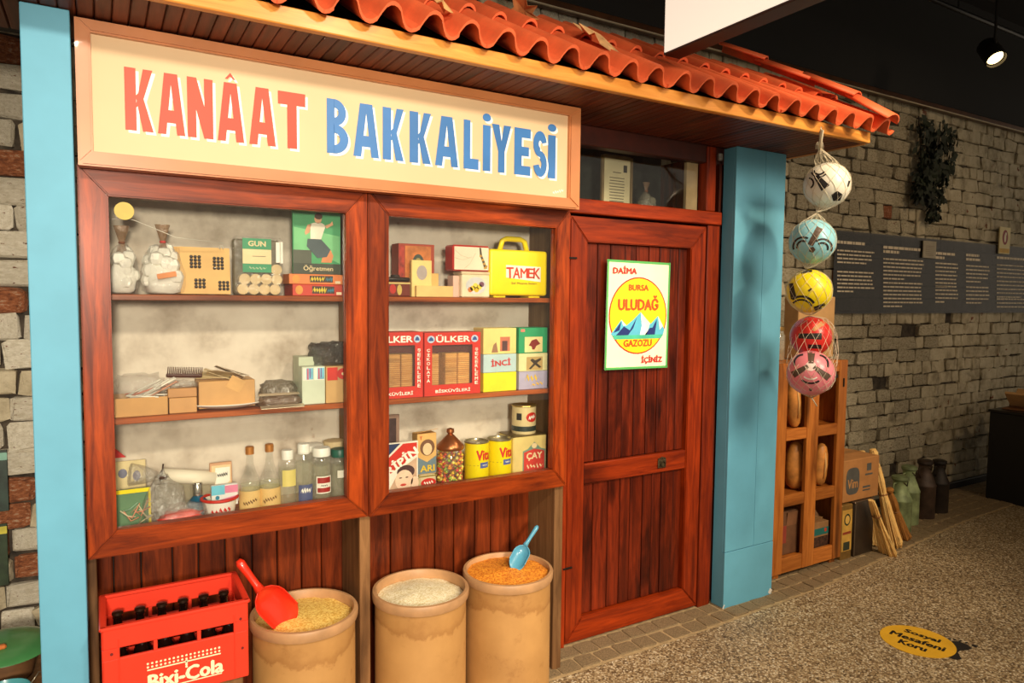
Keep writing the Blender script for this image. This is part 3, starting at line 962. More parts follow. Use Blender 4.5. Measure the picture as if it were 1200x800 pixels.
prism('underline', [[(-.055, 0), (.11, 0), (.11, .003), (-.055, .003)]], .0004, CRM, crt, (0, yf, .028))
dots = []
for rr_, zz in ((0, .107), (1, .097)):
    for k in range(18):
        xx = -.078 + k * .0107; s_ = .0032
        v, f = prismgeo(ell(xx, zz, s_, s_, 6), .0004); dots.append((v, f))
v, f = prismgeo(rc(-.080, .087, .108, .0905), .0004); dots.append((v, f))
for k in range(4):
    v, f = prismgeo(ell(.018, .092 - k * .006, .0035, .0035, 6), .0004); dots.append((v, f))
multi('printed_dots', dots, CRM, crt, (0, yf, 0), False)
GLD = M((24, 12, 8), .12, var=.1, coat=.5, key='dark_bottle_glass')
bprof = [(0, 0), (.026, 0), (.0275, .004), (.0275, .086), (.024, .106), (.013, .142), (.0115, .169), (.0135, .171), (.0135, .177), (.0115, .179), (.0115, .183)]
first = None
for r_ in range(2):
    for k in range(6):
        xx = -.145 + k * .0575; yy = (.055, -.055)[r_]
        lab = ('brown glass bottle in the back row of the red crate, ', 'brown glass bottle in the front row of the red crate, ')[r_] + \
            ('nearest the blue pillar', 'second from the blue pillar', 'third from the blue pillar', 'third from the red scoop', 'second from the red scoop', 'nearest the red scoop')[k]
        if first is None:
            first = thing('bottle', lab, 'bottle', (.168 + xx, -.24 + yy, CZ0 + .0095))
            lathe('bottle_glass', GLD, first, bprof, (0, 0, 0), 14)
            lathe('crown_cap', M((52, 34, 22), .35, .6), first, [(.0125, .181), (.0152, .181), (.0145, .188), (.010, .190), (0, .190)], (0, 0, 0), 14)
            b_ = first
        else:
            b_ = copy_tree(first)
        b_.location = (.168 + xx, -.24 + yy, CZ0 + .0095); b_['label'] = lab; b_['group'] = ('bottles in the back row of the crate', 'bottles in the front row of the crate')[r_]

# ================================================================== DRUMS OF GRAIN
DR = KRAFT_DRUM(); RIM = M((186, 142, 98), .5, var=.12, key='drum_rim')


def drum(label, x, y, z, gm, gdrop, mound):
    t = thing('fibre_drum', label, 'drum', (x, y, 0))
    lathe('drum_body', DR, t, [(0, 0), (.166, 0), (.170, .006), (.168, .02), (.165, .03), (.165, z - .03), (.160, z - .03), (.157, z - .10), (0, z - .10)], (0, 0, 0), 56)
    lathe('rim_band', RIM, t, [(.164, z - .034), (.172, z - .033), (.1745, z - .026), (.1755, z - .006), (.172, z), (.162, z + .001), (.158, z - .004), (.158, z - .034)], (0, 0, 0), 56)
    lathe('foot_band', RIM, t, [(.164, .0), (.1725, .0), (.1735, .014), (.166, .018)], (0, 0, 0), 56)
    prof = [(.1575, z - gdrop), (.12, z - gdrop + mound * .35), (.07, z - gdrop + mound * .8), (.03, z - gdrop + mound), (0, z - gdrop + mound)]
    o = lathe('grain_heap', gm, t, prof, (0, 0, 0), 40); o['kind'] = 'stuff'
    for v in o.data.vertices:
        v.co.z += .006 * noise.noise(v.co * 25)
    return t


drum('brown fibre drum of yellow bulgur holding the red scoop', .566, -.155, .500, GRAIN((222, 170, 66), (255, 224, 128)), .030, .012)
drum('brown fibre drum filled with white rice, middle of the three drums', .980, -.168, .496, GRAIN((222, 206, 156), (252, 244, 212)), .034, .020)
drum('brown fibre drum of orange lentils holding the blue scoop', 1.334, -.190, .505, GRAIN((200, 104, 20), (246, 164, 50)), .016, .010)


def scoop(label, tip, joint, htip, wdt, mat, up):
    """open scoop: bowl from joint to tip, handle from joint to htip"""
    tip, joint, htip = Vector(tip), Vector(joint), Vector(htip)
    t = thing('scoop', label, 'scoop', joint)
    ax = (tip - joint); L = ax.length; ax.normalize()
    up = Vector(up); up = (up - ax * up.dot(ax)).normalized(); sd = ax.cross(up)
    vs, fs = [], []; nu, nv = 9, 10
    for i in range(nu + 1):
        u = i / nu
        hw = wdt / 2 * (math.sin(min(1, u / .35) * math.pi / 2) ** .6 if u > 0 else .12)
        dep = hw * .85 * (1 - .25 * u)
        for j in range(nv + 1):
            a = math.pi * (j / nv)
            rise = 0 if u < .8 else 0
            trim = 1 if u < .7 else 1 - (u - .7) * .9 * abs(math.cos(a)) ** 3
            p = ax * (u * L * trim) + sd * (math.cos(a) * hw) - up * (math.sin(a) * dep)
            vs.append(p)
    for i in range(nu):
        for j in range(nv):
            q = i * (nv + 1) + j; fs.append((q, q + 1, q + nv + 2, q + nv + 1))
    fs.append(tuple(range(nv, -1, -1)))
    o = ob('bowl', pyd(vs, fs, mat, True), t); md = o.modifiers.new('wall', 'SOLIDIFY'); md.thickness = .003
    h = htip - joint
    pts = [h * k for k in (-.04, .15, .4, .7, .9, 1)]
    tube('handle', mat, t, pts, [wdt * .16, wdt * .12, wdt * .115, wdt * .13, wdt * .14, wdt * .08], 10)
    return t


jb = at(304, 690, -.19)
scoop('red plastic scoop stuck into the yellow bulgur', at(346, 733, -.20), jb, at(279, 656, -.165), .105, M((226, 50, 26), .3, var=.04, coat=.3, key='red_scoop_plastic'), (-.45, -.75, .75))
jb = at(616, 638, -.17)
scoop('blue plastic scoop stuck into the orange lentils', at(602, 665, -.21), jb, at(630, 616, -.15), .068, M((84, 156, 184), .3, var=.04, coat=.3, key='blue_scoop_plastic'), (-.5, -.6, .6))

# ================================================================== BALLS IN NETS
NETM = M((226, 214, 186), .6, var=.05)
INK = M((34, 30, 28), .5, var=.1)


def ball(label, p, r_, mat, patches, group='play balls in nets'):
    t = thing('ball', label, 'ball', p, group=group); del t['group']
    bm = bmesh.new(); bmesh.ops.create_uvsphere(bm, u_segments=32, v_segments=20, radius=r_)
    me = bpy.data.meshes.new('sphere'); bm.to_mesh(me); bm.free(); fin(me, mat, True)
    ob('ball_skin', me, t)
    n0 = (CAM - Vector(p)).normalized(); rx = Vector((0, 0, 1)).cross(n0).normalized(); ry = n0.cross(rx)
    def P3(u, v):
        l0 = math.hypot(u, v); l = min(.995, l0); k = l / max(1e-6, l0)
        return (rx * u * k + ry * v * k + n0 * math.sqrt(max(0, 1 - l * l))) * r_ * 1.007
    for quads, pm in patches:
        # quads: small cells (u, v) in fractions of the radius, wrapped onto the ball
        vs, fs = [], []
        for q in quads:
            fs.append(tuple(range(len(vs), len(vs) + len(q)))); vs += [P3(u, v) for u, v in q]
        ob('printed_patch', pyd(vs, fs, pm, True), t)
    return t


def pent(cx, cy, s, rot=0, sq=1, n=5):
    out = []
    ps = []
    for k in range(n):
        a0, a1 = rot + 2 * math.pi * k / n, rot + 2 * math.pi * (k + 1) / n
        for f_ in (0, .5): ps.append((s * ((1 - f_) * math.cos(a0) + f_ * math.cos(a1)), sq * s * ((1 - f_) * math.sin(a0) + f_ * math.sin(a1))))
    m_ = len(ps)
    for k in range(m_):
        (a, b), (c_, d_) = ps[k], ps[(k + 1) % m_]
        out.append([(cx + a, cy + b), (cx + c_, cy + d_), (cx + c_ * .5, cy + d_ * .5), (cx + a * .5, cy + b * .5)])
        out.append([(cx + a * .5, cy + b * .5), (cx + c_ * .5, cy + d_ * .5), (cx, cy)])
    return out


def arcp(cx, cy, r0, r1, a0, a1, n=9):
    return band(cx, cy, r1, r1, r0, r0, a0, a1, n)


def bar(x0, y0, x1, y1, w0, w1, n=5):
    d = Vector((x1 - x0, y1 - y0)).normalized(); n_ = Vector((-d.y, d.x))
    a, b = Vector((x0, y0)), Vector((x1, y1)); out = []
    for k in range(n):
        f0, f1 = k / n, (k + 1) / n; p, q = a.lerp(b, f0), a.lerp(b, f1); wa, wb = w0 + (w1 - w0) * f0, w0 + (w1 - w0) * f1
        out.append([tuple(p + n_ * wa), tuple(q + n_ * wb), tuple(q), tuple(p)]); out.append([tuple(p), tuple(q), tuple(q - n_ * wb), tuple(p - n_ * wa)])
    return out


pw, pb_, py_, pp_ = at(969, 217, -.42), at(952, 283, -.42), at(948, 341, -.42), at(950, 437, -.42)
prd = at(950, 394, -.335)
BRN = M((92, 72, 58), .5, var=.1); GRY = M((120, 96, 92), .5)
ball('white ball with black pentagons, top of the hanging net chain', pw, .101, M((240, 236, 220), .35, var=.03, coat=.2), [
    (bar(-.45, .42, -.05, -.12, .10, .20), INK), (pent(.42, -.50, .24, .3), INK), (arcp(-.32, .72, .20, .27, 190, 330), INK), (arcp(-.32, .72, .32, .38, 200, 320), INK), (arcp(-.78, .12, .20, .27, -60, 80), INK), (bar(.85, -.1, .9, .15, .04, .04), INK)])
ball('light blue ball with brown blades, second in the hanging net chain', pb_, .100, M((150, 214, 230), .35, var=.03, coat=.2), [
    (bar(-.08, -.15, .28, .60, .12, .14), BRN), (arcp(-.38, -.2, .36, .44, 60, 200), INK), (arcp(-.38, -.2, .20, .28, 60, 200), INK), (arcp(.40, -.30, .36, .44, -20, 130), INK), (arcp(.40, -.30, .20, .28, -20, 130), INK), (pent(0, -.35, .14), BRN)])
ball('yellow ball with black curved stripes, third in the hanging net chain', py_, .098, M((250, 226, 26), .35, var=.03, coat=.2), [
    (bar(-.78, .35, -.62, -.35, .10, .13), INK), (arcp(-.30, -.85, .42, .50, 20, 140), INK), (arcp(-.30, -.85, .56, .66, 30, 130), INK), (bar(.25, -.80, .70, -.62, .10, .10), INK), (bar(-.35, .86, .1, .92, .08, .05), INK), (bar(-.02, .0, .10, .12, .05, .03), INK)])
ball('red ball squeezed above the pink ball in the lowest net', prd, .094, M((222, 52, 44), .35, var=.05, coat=.2), [
    (bar(-.55, .0, .5, .02, .12, .16), INK), (bar(.1, .3, .6, .75, .08, .12), M((210, 150, 90), .5)), (bar(-.75, .5, -.4, .85, .1, .1), M((238, 130, 150), .5)), (bar(-.1, -.5, .5, -.5, .1, .1), INK)])
ball('pink ball with dark blades at the bottom of the hanging net chain', pp_, .103, M((240, 138, 150), .35, var=.03, coat=.2), [
    (bar(-.12, .30, -.72, -.12, .08, .15), BRN), (bar(.12, .28, .74, -.18, .08, .15), BRN), (bar(0, .42, 0, .95, .10, .16), BRN), (arcp(0, .10, .50, .58, 230, 310), INK), (arcp(0, .10, .34, .40, 225, 315), M((250, 236, 226), .5)),
    (arcp(-.30, .42, .34, .42, 95, 200), INK), (arcp(.30, .42, .34, .42, -20, 85), INK), (arcp(0, .3, 0.001, .22, 0, 360), M((250, 220, 214), .5)), (pent(.02, -.72, .07), INK)])


def net(label, stations, n=12, turn=2.6):
    """stations: list of (centre, radius) from the upper knot to the lower knot"""
    t = thing('net_bag', label, 'net', stations[0][0])
    o0 = Vector(stations[0][0]); pts = []
    m_ = len(stations) - 1; S = 30

    def ev(u):
        f_ = u * m_; i = min(int(f_), m_ - 1); g = f_ - i
        g2 = g * g * (3 - 2 * g)
        c0, r0 = stations[i]; c1, r1 = stations[i + 1]
        return Vector(c0).lerp(Vector(c1), g) - o0, r0 + (r1 - r0) * g
    geos = []
    for dr in (1, -1):
        for k in range(n):
            line = []
            for j in range(S + 1):
                u = j / S; c_, rr = ev(u)
                a = 2 * math.pi * k / n + dr * turn * u
                line.append(c_ + Vector((math.cos(a), math.sin(a), 0)) * rr)
            geos.append(tubegeo(line, .0009, 3))
    multi('mesh_strands', geos, NETM, t)
    return t


def hull(a, b, ctr, r_, below=True):
    """stations of a net from knot a around a ball to knot b"""
    a, b, ctr = Vector(a), Vector(b), Vector(ctr)
    out = [(a, .004), (a.lerp(ctr + Vector((0, 0, r_ * .75)), .55), r_ * .42)]
    for q in (62, 45, 25, 5, -20, -45, -65):
        out.append((ctr + Vector((0, 0, r_ * math.sin(math.radians(q)))), r_ * math.cos(math.radians(q)) + .003))
    out += [(b.lerp(ctr - Vector((0, 0, r_)), .5), r_ * .22), (b, .004)]
    return out


hook = at(963, 153, -.467); k0 = at(961, 174, -.435); k1 = at(957, 249, -.42); k2 = at(945, 315, -.42); k3 = at(949, 369, -.40); k4 = at(951, 466, -.42)
net0 = net('white string net around the white ball, tied to the eave', hull(k0, k1, pw, .101))
net('white string net around the light blue ball', hull(k1 - Vector((0, 0, .004)), k2, pb_, .100))
net('white string net around the yellow ball', hull(k2 - Vector((0, 0, .004)), k3, py_, .098))
mid = (prd + pp_) / 2
net3 = net('white string net holding the red and pink balls together', [(k3 - Vector((0, 0, .004)), .004), (prd + Vector((0, -.02, .088)), .05), (prd + Vector((0, -.02, .055)), .082), (prd + Vector((0, -.02, 0)), .101), (mid + Vector((0, -.01, .0)), .110),
    (pp_ + Vector((0, 0, .03)), .107), (pp_ - Vector((0, 0, .03)), .104), (pp_ - Vector((0, 0, .065)), .085), (pp_ - Vector((0, 0, .095)), .04), (k4, .004)], 14, 3.2)
hk = net0
tube('cord', NETM, hk, [(0, 0, 0), (hook - k0) * .5, hook - k0, hook - k0 + Vector((.004, .012, .012))], [.006, .007, .009, .009], 8)
fz_ = []
for k in range(14):
    a = R.uniform(0, 6.28); r_ = R.uniform(.012, .034)
    p = [Vector((math.cos(a) * r_ * s_, math.sin(a) * r_ * .6 * s_, (.030 * math.sin(s_ * 2.6)))) for s_ in (0, .35, .7, 1, .7)]
    p[4] = p[3] + Vector((0, 0, -.018)); fz_.append(tubegeo(p, .0009, 3))
multi('frayed_ends', fz_, NETM, hk)
kk = k4 - (k3 - Vector((0, 0, .004)))
tube('cord_end', NETM, net3, [kk, kk + Vector((.008, -.005, -.012)), kk + Vector((.03, -.008, -.04))], .003, 6)

# ================================================================== BREAD CABINET
HON = WOOD((150, 82, 30), (206, 128, 56), 'z', .35, .2); HONX = WOOD((150, 82, 30), (206, 128, 56), 'x', .35, .2)
X0, X1, CH_ = 3.138, 3.748, 1.205
cb = thing('bread_cabinet', 'honey coloured wooden bread cabinet with six open compartments', 'cabinet', ((X0 + X1) / 2, .02, 0))
w_ = X1 - X0
for a, b in ((-w_ / 2, -w_ / 2 + .085), (-.045, .055), (w_ / 2 - .075, w_ / 2)):
    box('stile', HON, cb, ((a + b) / 2, .012, .03 + (CH_ - .03) / 2), (b - a, .024, CH_ - .03), .003)
for z0, z1 in ((.03, .115), (.405, .470), (.775, .838), (CH_ - .065, CH_)):
    for a, b in ((-w_ / 2 + .086, -.046), (.056, w_ / 2 - .076)):
        box('rail', HONX, cb, ((a + b) / 2, .013, (z0 + z1) / 2), (b - a, .022, z1 - z0), .003)
for z in (.105, .460, .828): box('shelf', HONX, cb, (0, .155, z - .006), (w_ - .03, .258, .012), .001)
for xx in (-w_ / 2 + .008, .005, w_ / 2 - .008): box('side_panel', HON, cb, (xx, .155, .03 + (CH_ - .03) / 2), (.014, .262, CH_ - .034), .001)
box('back_panel', HON, cb, (0, .292, .03 + (CH_ - .03) / 2), (w_, .01, CH_ - .03), .001)
box('top_board', HONX, cb, (0, .157, CH_ - .009), (w_ - .01, .262, .016), .002)
for a in (-.25, .25):
    for b in (.04, .26): box('foot', HON, cb, (a, b, .016), (.05, .05, .031), .004)
box('hinge', M((40, 34, 28), .5, .7), cb, (.268, -.002, 1.075), (.012, .004, .05), .001)
box('latch', M((60, 56, 50), .5, .7), cb, (.19, -.002, 1.115), (.04, .004, .02), .001)


def loaf(label, c, L, rx_, ry_, tilt=0, lean=0):
    t = thing('bread_loaf', label, 'bread', c, (lean, tilt, 0))
    vs = []
    n = 12
    prof = [(0, 0), (.45, .02), (.75, .09), (.95, .25), (1, .5), (.93, .75), (.7, .91), (.4, .98), (0, 1)]
    CR_ = M((206, 136, 62), .5, var=.28, vs=14, bs=30, bst=.2, key='bread_crust')
    o = lathe('crust', CR_, t, [(p * rx_, q * L) for p, q in prof], (0, 0, 0), 18, sy=ry_ / rx_)
    for v in o.data.vertices: v.co += Vector((1, 1, 0)) * .006 * noise.noise(v.co * 18)
    tube('score_line', M((222, 172, 104), .7, var=.1), t, [(-.25 * rx_, -ry_ * .93, L * .2), (-.1 * rx_, -ry_ * 1.0, L * .5), (-.2 * rx_, -ry_ * .92, L * .8)], [.003, .008, .003], 6)
    return t


xc = (X0 + X1) / 2
loaf('long golden loaf leaning in the top cabinet compartment, nearest the pillar', (at(928, 480, .09).x + .03, .092, .830), .29, .044, .038, -.10)
loaf('long golden loaf leaning in the top cabinet compartment, beside another loaf', (at(938, 480, .13).x + .03, .15, .830), .29, .042, .038, -.10)
loaf('fat round ended loaf standing in the middle cabinet compartment near the pillar', (at(931, 550, .112).x + .015, .115, .462), .28, .078, .055, .03)
loaf('slim loaf half hidden by the cabinet middle post', (at(961, 550, .09).x, .092, .462), .25, .045, .036, .05)
b_ = thing('carton', 'dark brown cardboard carton in the bottom cabinet compartment near the pillar', 'box', (xc - .115, .15, .107))
box('carton_body', M((112, 74, 46), .7, var=.2), b_, (0, 0, .125), (.17, .16, .25), .003)
box('flap', M((134, 90, 58), .7), b_, (.03, -.082, .20), (.09, .003, .09), 0, (.1, 0, 0))
box('print', M((150, 60, 44), .7), b_, (-.04, -.0815, .12), (.05, .001, .10), 0)
b_ = thing('coffee_carton', 'small open carton with teal printed band in the bottom cabinet compartment', 'box', (xc + .150, .11, .107))
box('carton_body', M((148, 108, 66), .7, var=.15), b_, (0, 0, .075), (.15, .12, .15), .002)
box('printed_band', M((30, 110, 104), .5, var=.15), b_, (0, -.0605, .095), (.15, .001, .04), 0)
box('printed_beans', M((70, 42, 26), .6, var=.6, vs=60), b_, (0, -.0605, .035), (.15, .001, .06), 0)
lathe('printed_seal', M((196, 66, 40), .5), b_, [(0, 0), (.012, 0), (.012, .001)], (.045, -.0612, .10), 12, (math.pi / 2, 0, 0))
box('flap', M((160, 120, 76), .7), b_, (-.03, -.05, .168), (.08, .003, .05), 0, (.5, .25, 0))
box('flap', M((130, 92, 56), .7), b_, (.03, .03, .172), (.10, .003, .06), 0, (-.6, -.2, 0))

# things on top of the cabinet
kb = thing('paper_bag', 'brown folded paper bag standing on the bread cabinet behind the balls', 'bag', (3.60, .18, CH_ + .001))
KR = M((190, 146, 92), .75, var=.08, bs=20, bst=.1)
box('bag_body', KR, kb, (0, 0, .185), (.33, .10, .36), .004)
box('fold', M((176, 132, 82), .75), kb, (0, -.0525, .10), (.33, .004, .006), .001)
for k, xx in enumerate((3.225, 3.335)):
    j_ = thing('glass_jar', ('tall clear glass jar on the bread cabinet, against the blue pillar', 'clear glass jar on the bread cabinet beside the brown paper bag')[k], 'jar', (xx, .15 + .05 * k, CH_ + .001))
    lathe('jar_glass', FILM((214, 206, 180), .25, .25, .05, 0), j_, [(0, 0), (.046, 0), (.05, .006), (.05, .14), (.042, .155), (.042, .17)], (0, 0, 0), 20)
    lathe('lid', M((150, 116, 60), .35, .6), j_, [(0, .19), (.044, .19), (.045, .186), (.045, .168), (.043, .168)], (0, 0, 0), 20)
    lathe('contents', M((150, 120, 76), .8, var=.3, vs=50), j_, [(0, .004), (.045, .004), (.045, .11), (0, .115)], (0, 0, 0), 16)

# ================================================================== STACK BESIDE THE CABINET
t1 = thing('oil_tin', 'upright tin with yellow printed label between cabinet and dark canister', 'tin', (3.808, .10, 0))
box('tin_body', M((150, 116, 60), .4, .5, var=.2), t1, (0, 0, .168), (.105, .15, .336), .004)
box('label', M((206, 160, 70), .5, var=.2), t1, (0, -.0755, .18), (.096, .001, .25), 0)
prism('label_wreath', [ell(0, 0, .030, .036, 20)], .0005, M((52, 64, 40), .5), t1, (0, -.0766, .245))
prism('label_centre', [ell(0, 0, .021, .026, 20)], .0005, M((214, 172, 86), .5), t1, (0, -.0771, .245))
box('label_panel', M((46, 56, 40), .5), t1, (0, -.0768, .085), (.06, .001, .05), 0)
box('label_stripe', M((150, 60, 36), .5), t1, (0, -.0768, .165), (.08, .001, .014), 0)
t2 = thing('metal_canister', 'plain dark metal canister under the cardboard box', 'tin', (3.975, .12, 0))
box('canister_body', M((86, 74, 62), .38, .7, var=.25, vs=5), t2, (0, 0, .170), (.20, .20, .334), .012, seg=2)
box('seam', M((130, 116, 98), .3, .7), t2, (-.096, -.1005, .17), (.008, .004, .33), .001)
box('top_rim', M((110, 96, 80), .35, .7), t2, (0, 0, .335), (.203, .203, .012), .004)
cbx = thing('cardboard_box', 'brown cardboard box with dark printed oval on top of the tins', 'box', (3.955, .19, .342))
box('carton_body', M((178, 122, 66), .75, var=.1, bs=12, bst=.1), cbx, (0, 0, .128), (.36, .30, .254), .004)
DP = M((86, 84, 78), .7, var=.15)
prism('printed_oval', [[(-.04 + .066 * math.copysign(abs(math.cos(a)) ** .6, math.cos(a)), .082 * math.copysign(abs(math.sin(a)) ** .6, math.sin(a))) for a in [6.2832 * k / 24 for k in range(24)]]], .0006, DP, cbx, (-.045, -.1506, .125))
text(cbx, 'Vim', (-.085, -.1513, .110), .055, M((190, 136, 78), .7), .098, .03)
box('print', DP, cbx, (.075, -.1504, .195), (.045, .0008, .045), 0)
box('print', DP, cbx, (.075, -.1504, .150), (.075, .0008, .010), 0)
box('print', DP, cbx, (.055, -.1504, .075), (.075, .0008, .012), 0)
box('print', DP, cbx, (.055, -.1504, .055), (.075, .0008, .008), 0)
box('box_tape', M((164, 112, 60), .4), cbx, (0, -.002, .2555), (.36, .05, .001), 0)

STRAW = WOOD((214, 160, 84), (255, 226, 150), 'z', .7, 0, 0, 4)
BIND = M((150, 100, 52), .7)


def broom(label, bot, top, r0=.042, flat=.55, tone=STRAW, knob=True):
    bot, top = Vector(bot), Vector(top)
    t = thing('straw_broom', label, 'broom', bot); d = top - bot; L = d.length
    t.rotation_euler = d.to_track_quat('Z', 'Y').to_euler()
    pf = [(0, .004), (.9, 0), (1.02, .03), (.86, .15), (.72, .30), (.56, .46), (.48, .52), (.42, .55), (.46, .60), (.52, .68), (.46, .80), (.30, .88), (.22, .90), (.30, .92), (.36, .96), (.26, 1.0), (0, 1.0)] if knob else \
        [(0, .004), (.9, 0), (1.0, .03), (.8, .25), (.55, .5), (.42, .72), (.38, .9), (.3, 1), (0, 1)]
    q = random.Random(int(L * 1000)); geos = []
    zs = [p_[1] for p_ in pf[1:-1]]
    for k in range(110):
        an = q.uniform(0, 6.283); fr_ = math.sqrt(q.random()); jz = q.uniform(0, .025)
        line = [(p_[0] * r0 * fr_ * math.cos(an), p_[0] * r0 * fr_ * math.sin(an) * flat, p_[1] * L + (jz * L if p_[1] < .04 else 0)) for p_ in pf[1:-1]]
        geos.append(tubegeo(line, [.0034] * (len(pf) - 2), 4))
    multi('straw_bundle', geos, tone, t, smooth=False)['kind'] = 'stuff'
    if knob: lathe('knob', tone, t, [(0, L * .9), (.014, L * .905), (.024, L * .94), (.027, L * .97), (.018, L * 1.01), (0, L * 1.015)], (0, 0, 0), 14)
    for f_ in ((.54, .88) if knob else (.72,)):
        rr = r0 * (.44 if f_ < .8 else .26)
        lathe('binding', BIND, t, [(rr, f_ * L - .006), (rr + .003, f_ * L), (rr, f_ * L + .006)], (0, 0, 0), 16, sy=max(flat, .7))
    return t


broom('straw broom leaning outermost with its knob above the cardboard box', at(1050, 641, Z=.002) + Vector((.02, .02, 0)), at(1023, 527, .13), .088)
broom('straw broom leaning close against the cardboard box corner', at(1036, 646, Z=.002) + Vector((.02, .10, 0)), at(1010, 529, .26), .066)
broom('short darker straw broom next to the green milk cans', at(1065, 633, Z=.002) + Vector((0, .03, 0)), at(1042, 572, .13), .058, .8, WOOD((140, 88, 38), (196, 138, 66), 'z', .7, 0, 0, 4))
broom('short straw hand broom at the foot of the dark canister', at(1033, 648, Z=.002) + Vector((.02, -.03, 0)), at(1021, 586, -.035), .062, .45, STRAW, False)


def milkcan(label, x, y, h, r_, c1, group):
    t = thing('milk_can', label, 'milk can', (x, y, 0))
    mt = M(c1, .5, .15, var=.35, vs=12, bs=30, bst=.15)
    lathe('can_body', mt, t, [(0, 0), (r_ * .95, 0), (r_, .008), (r_, h * .55), (r_ * 1.03, h * .56), (r_ * 1.03, h * .575), (r_ * .98, h * .59), (r_ * .62, h * .76), (r_ * .55, h * .79), (r_ * .55, h * .90), (r_ * .62, h * .92)], (0, 0, 0), 26)
    lathe('lid', M(tuple(int(v * .8) for v in c1), .5, .3, var=.3), t, [(0, h), (r_ * .5, h), (r_ * .68, h * .985), (r_ * .70, h * .94), (r_ * .60, h * .92)], (0, 0, 0), 26)
    for s_ in (-1, 1):
        tube('handle', mt, t, [(s_ * r_ * .56, 0, h * .88), (s_ * r_ * .95, 0, h * .88), (s_ * r_ * 1.0, 0, h * .78), (s_ * r_ * .72, 0, h * .70)], .006, 6)
    tube('lid_clasp', M((70, 56, 40), .5, .6), t, [(-r_ * .3, -r_ * .5, h * .9), (0, -r_ * .62, h * .84), (r_ * .3, -r_ * .5, h * .9)], .004, 5)
    return t


milkcan('pale green metal milk can nearest the brooms', 4.625, .185, .375, .078, (150, 166, 116), None)
milkcan('taller pale green metal milk can, second from the brooms', 4.825, .24, .41, .072, (156, 172, 122), None)
milkcan('dark brown rusty milk can behind the green ones', 5.06, .26, .42, .075, (74, 56, 44), None)
milkcan('dark brown rusty milk can, farthest from the brooms', 5.29, .28, .39, .068, (52, 42, 34), None)

# ================================================================== BLACK PLINTH AND BOOK
pn = thing('display_plinth', 'black display plinth at the end of the brick wall', 'plinth', (6.42, -.30, 0))
box('plinth_body', M((16, 14, 13), .5, var=.1), pn, (0, 0, .345), (.84, 1.18, .69), .004)
box('plinth_top', M((20, 17, 15), .4, var=.1), pn, (0, 0, .70), (.86, 1.20, .02), .003)
bk = thing('open_book', 'open wooden book stand with warm lit pages on the black plinth', 'book', (6.27, .15, .711), (0, 0, .15))
PG = M((206, 160, 104), .7, var=.08)
box('cover', M((120, 76, 40), .6), bk, (0, 0, .006), (.36, .24, .010), .002)
for s_ in (-1, 1):
    box('page_block', PG, bk, (s_ * .085, 0, .078), (.19, .22, .022), .004, (0, -s_ * .62, 0))
box('spine', M((120, 76, 40), .6), bk, (0, 0, .020), (.04, .23, .018), .003)

# ================================================================== INFORMATION PANEL ON THE WALL
ip = thing('information_panel', 'long dark see-through information panel with white text on the brick wall', 'panel', (6.1, WY - .024, 1.457))
box('panel_film', FILM((24, 21, 19), .58, .04, .3, 0), ip, (0, 0, .289), (3.44, .004, .578), 0)
TX = M((222, 206, 178), .6, var=.04)
yq = WY - .028


def para(px0, px1, rows):
    g = []
    for py, f0, f1, h in rows:
        a, b = at(px0 + (px1 - px0) * f0, py, yq), at(px0 + (px1 - px0) * f1, py, yq)
        # one band of words per line; level along the wall
        z = a.z; x = a.x; q = random.Random(int(py * 10 + px0))
        while x < b.x:
            wl = min(q.uniform(.02, .07), b.x - x)
            g.append(([(x, 0, z), (x + wl, 0, z), (x + wl, 0, z + h), (x, 0, z + h)], [(0, 1, 2, 3)])); x += wl + .007
    return g


for px0, px1, y0, heads, paras in ((981, 1025, 285, [(.0, .74)], [(294, 4), (319, 6)]), (1035, 1083, 291, [(0, .92), (0, .4)], [(304, 6), (332, 7)]), (1096, 1123, 298, [(0, .85), (0, .4)], [(309, 7), (336, 5)]),
                                   (1132, 1160, 300, [(0, .55), (0, .6)], [(312, 5), (337, 5)]), (1168, 1215, 303, [(0, .8)], [(311, 4), (330, 5), (351, 3)])):
    rows = []; q = random.Random(px0)
    for k, (f0, f1) in enumerate(heads): rows.append((y0 + k * 5.0, f0, f1, .020))
    for ys_, n_ in paras:
        for k in range(n_): rows.append((ys_ + k * 4.6 if n_ < 8 else ys_ + k * 4, 0, (q.uniform(.9, 1) if k < n_ - 1 else q.uniform(.35, .8)), .011))
    me_ = multi('printed_text', para(px0, px1, rows), TX, ip, (-6.1, -.0045, -1.457), False)
    me_['kind'] = 'stuff'
pq = at(1080, 302, WY - .03); pq2 = at(1096, 283, WY - .03)
pl_ = thing('wall_plaque', 'small grey plaque over the upper edge of the dark panel', 'plaque', ((pq.x + pq2.x) / 2, WY - .036, pq.z))
box('plate', M((164, 152, 128), .5, .2, var=.12), pl_, (0, 0, (pq2.z - pq.z) / 2), (pq2.x - pq.x, .010, pq2.z - pq.z), .002)
multi('printed_lines', [([(-.06, -.0056, .02 + .014 * k), (.06, -.0056, .02 + .014 * k), (.06, -.0056, .024 + .014 * k), (-.06, -.0056, .024 + .014 * k)], [(0, 1, 2, 3)]) for k in range(6)], M((120, 108, 88), .6), pl_, smooth=False)
pq = at(1169, 297, WY - .03); pq2 = at(1183, 267, WY - .03)
wd, ht = pq2.x - pq.x, pq2.z - pq.z
fs_ = thing('fire_sign', 'small cream sign with red extinguisher symbol above the dark panel', 'sign', ((pq.x + pq2.x) / 2, WY - .036, pq.z))
box('plate', M((222, 206, 150), .5, var=.05), fs_, (0, 0, ht / 2), (wd, .010, ht), .001)
prism('red_symbol', [ell(0, 0, wd * .26, ht * .28, 18)], .0006, M((140, 34, 26), .5), fs_, (0, -.0058, ht * .62))
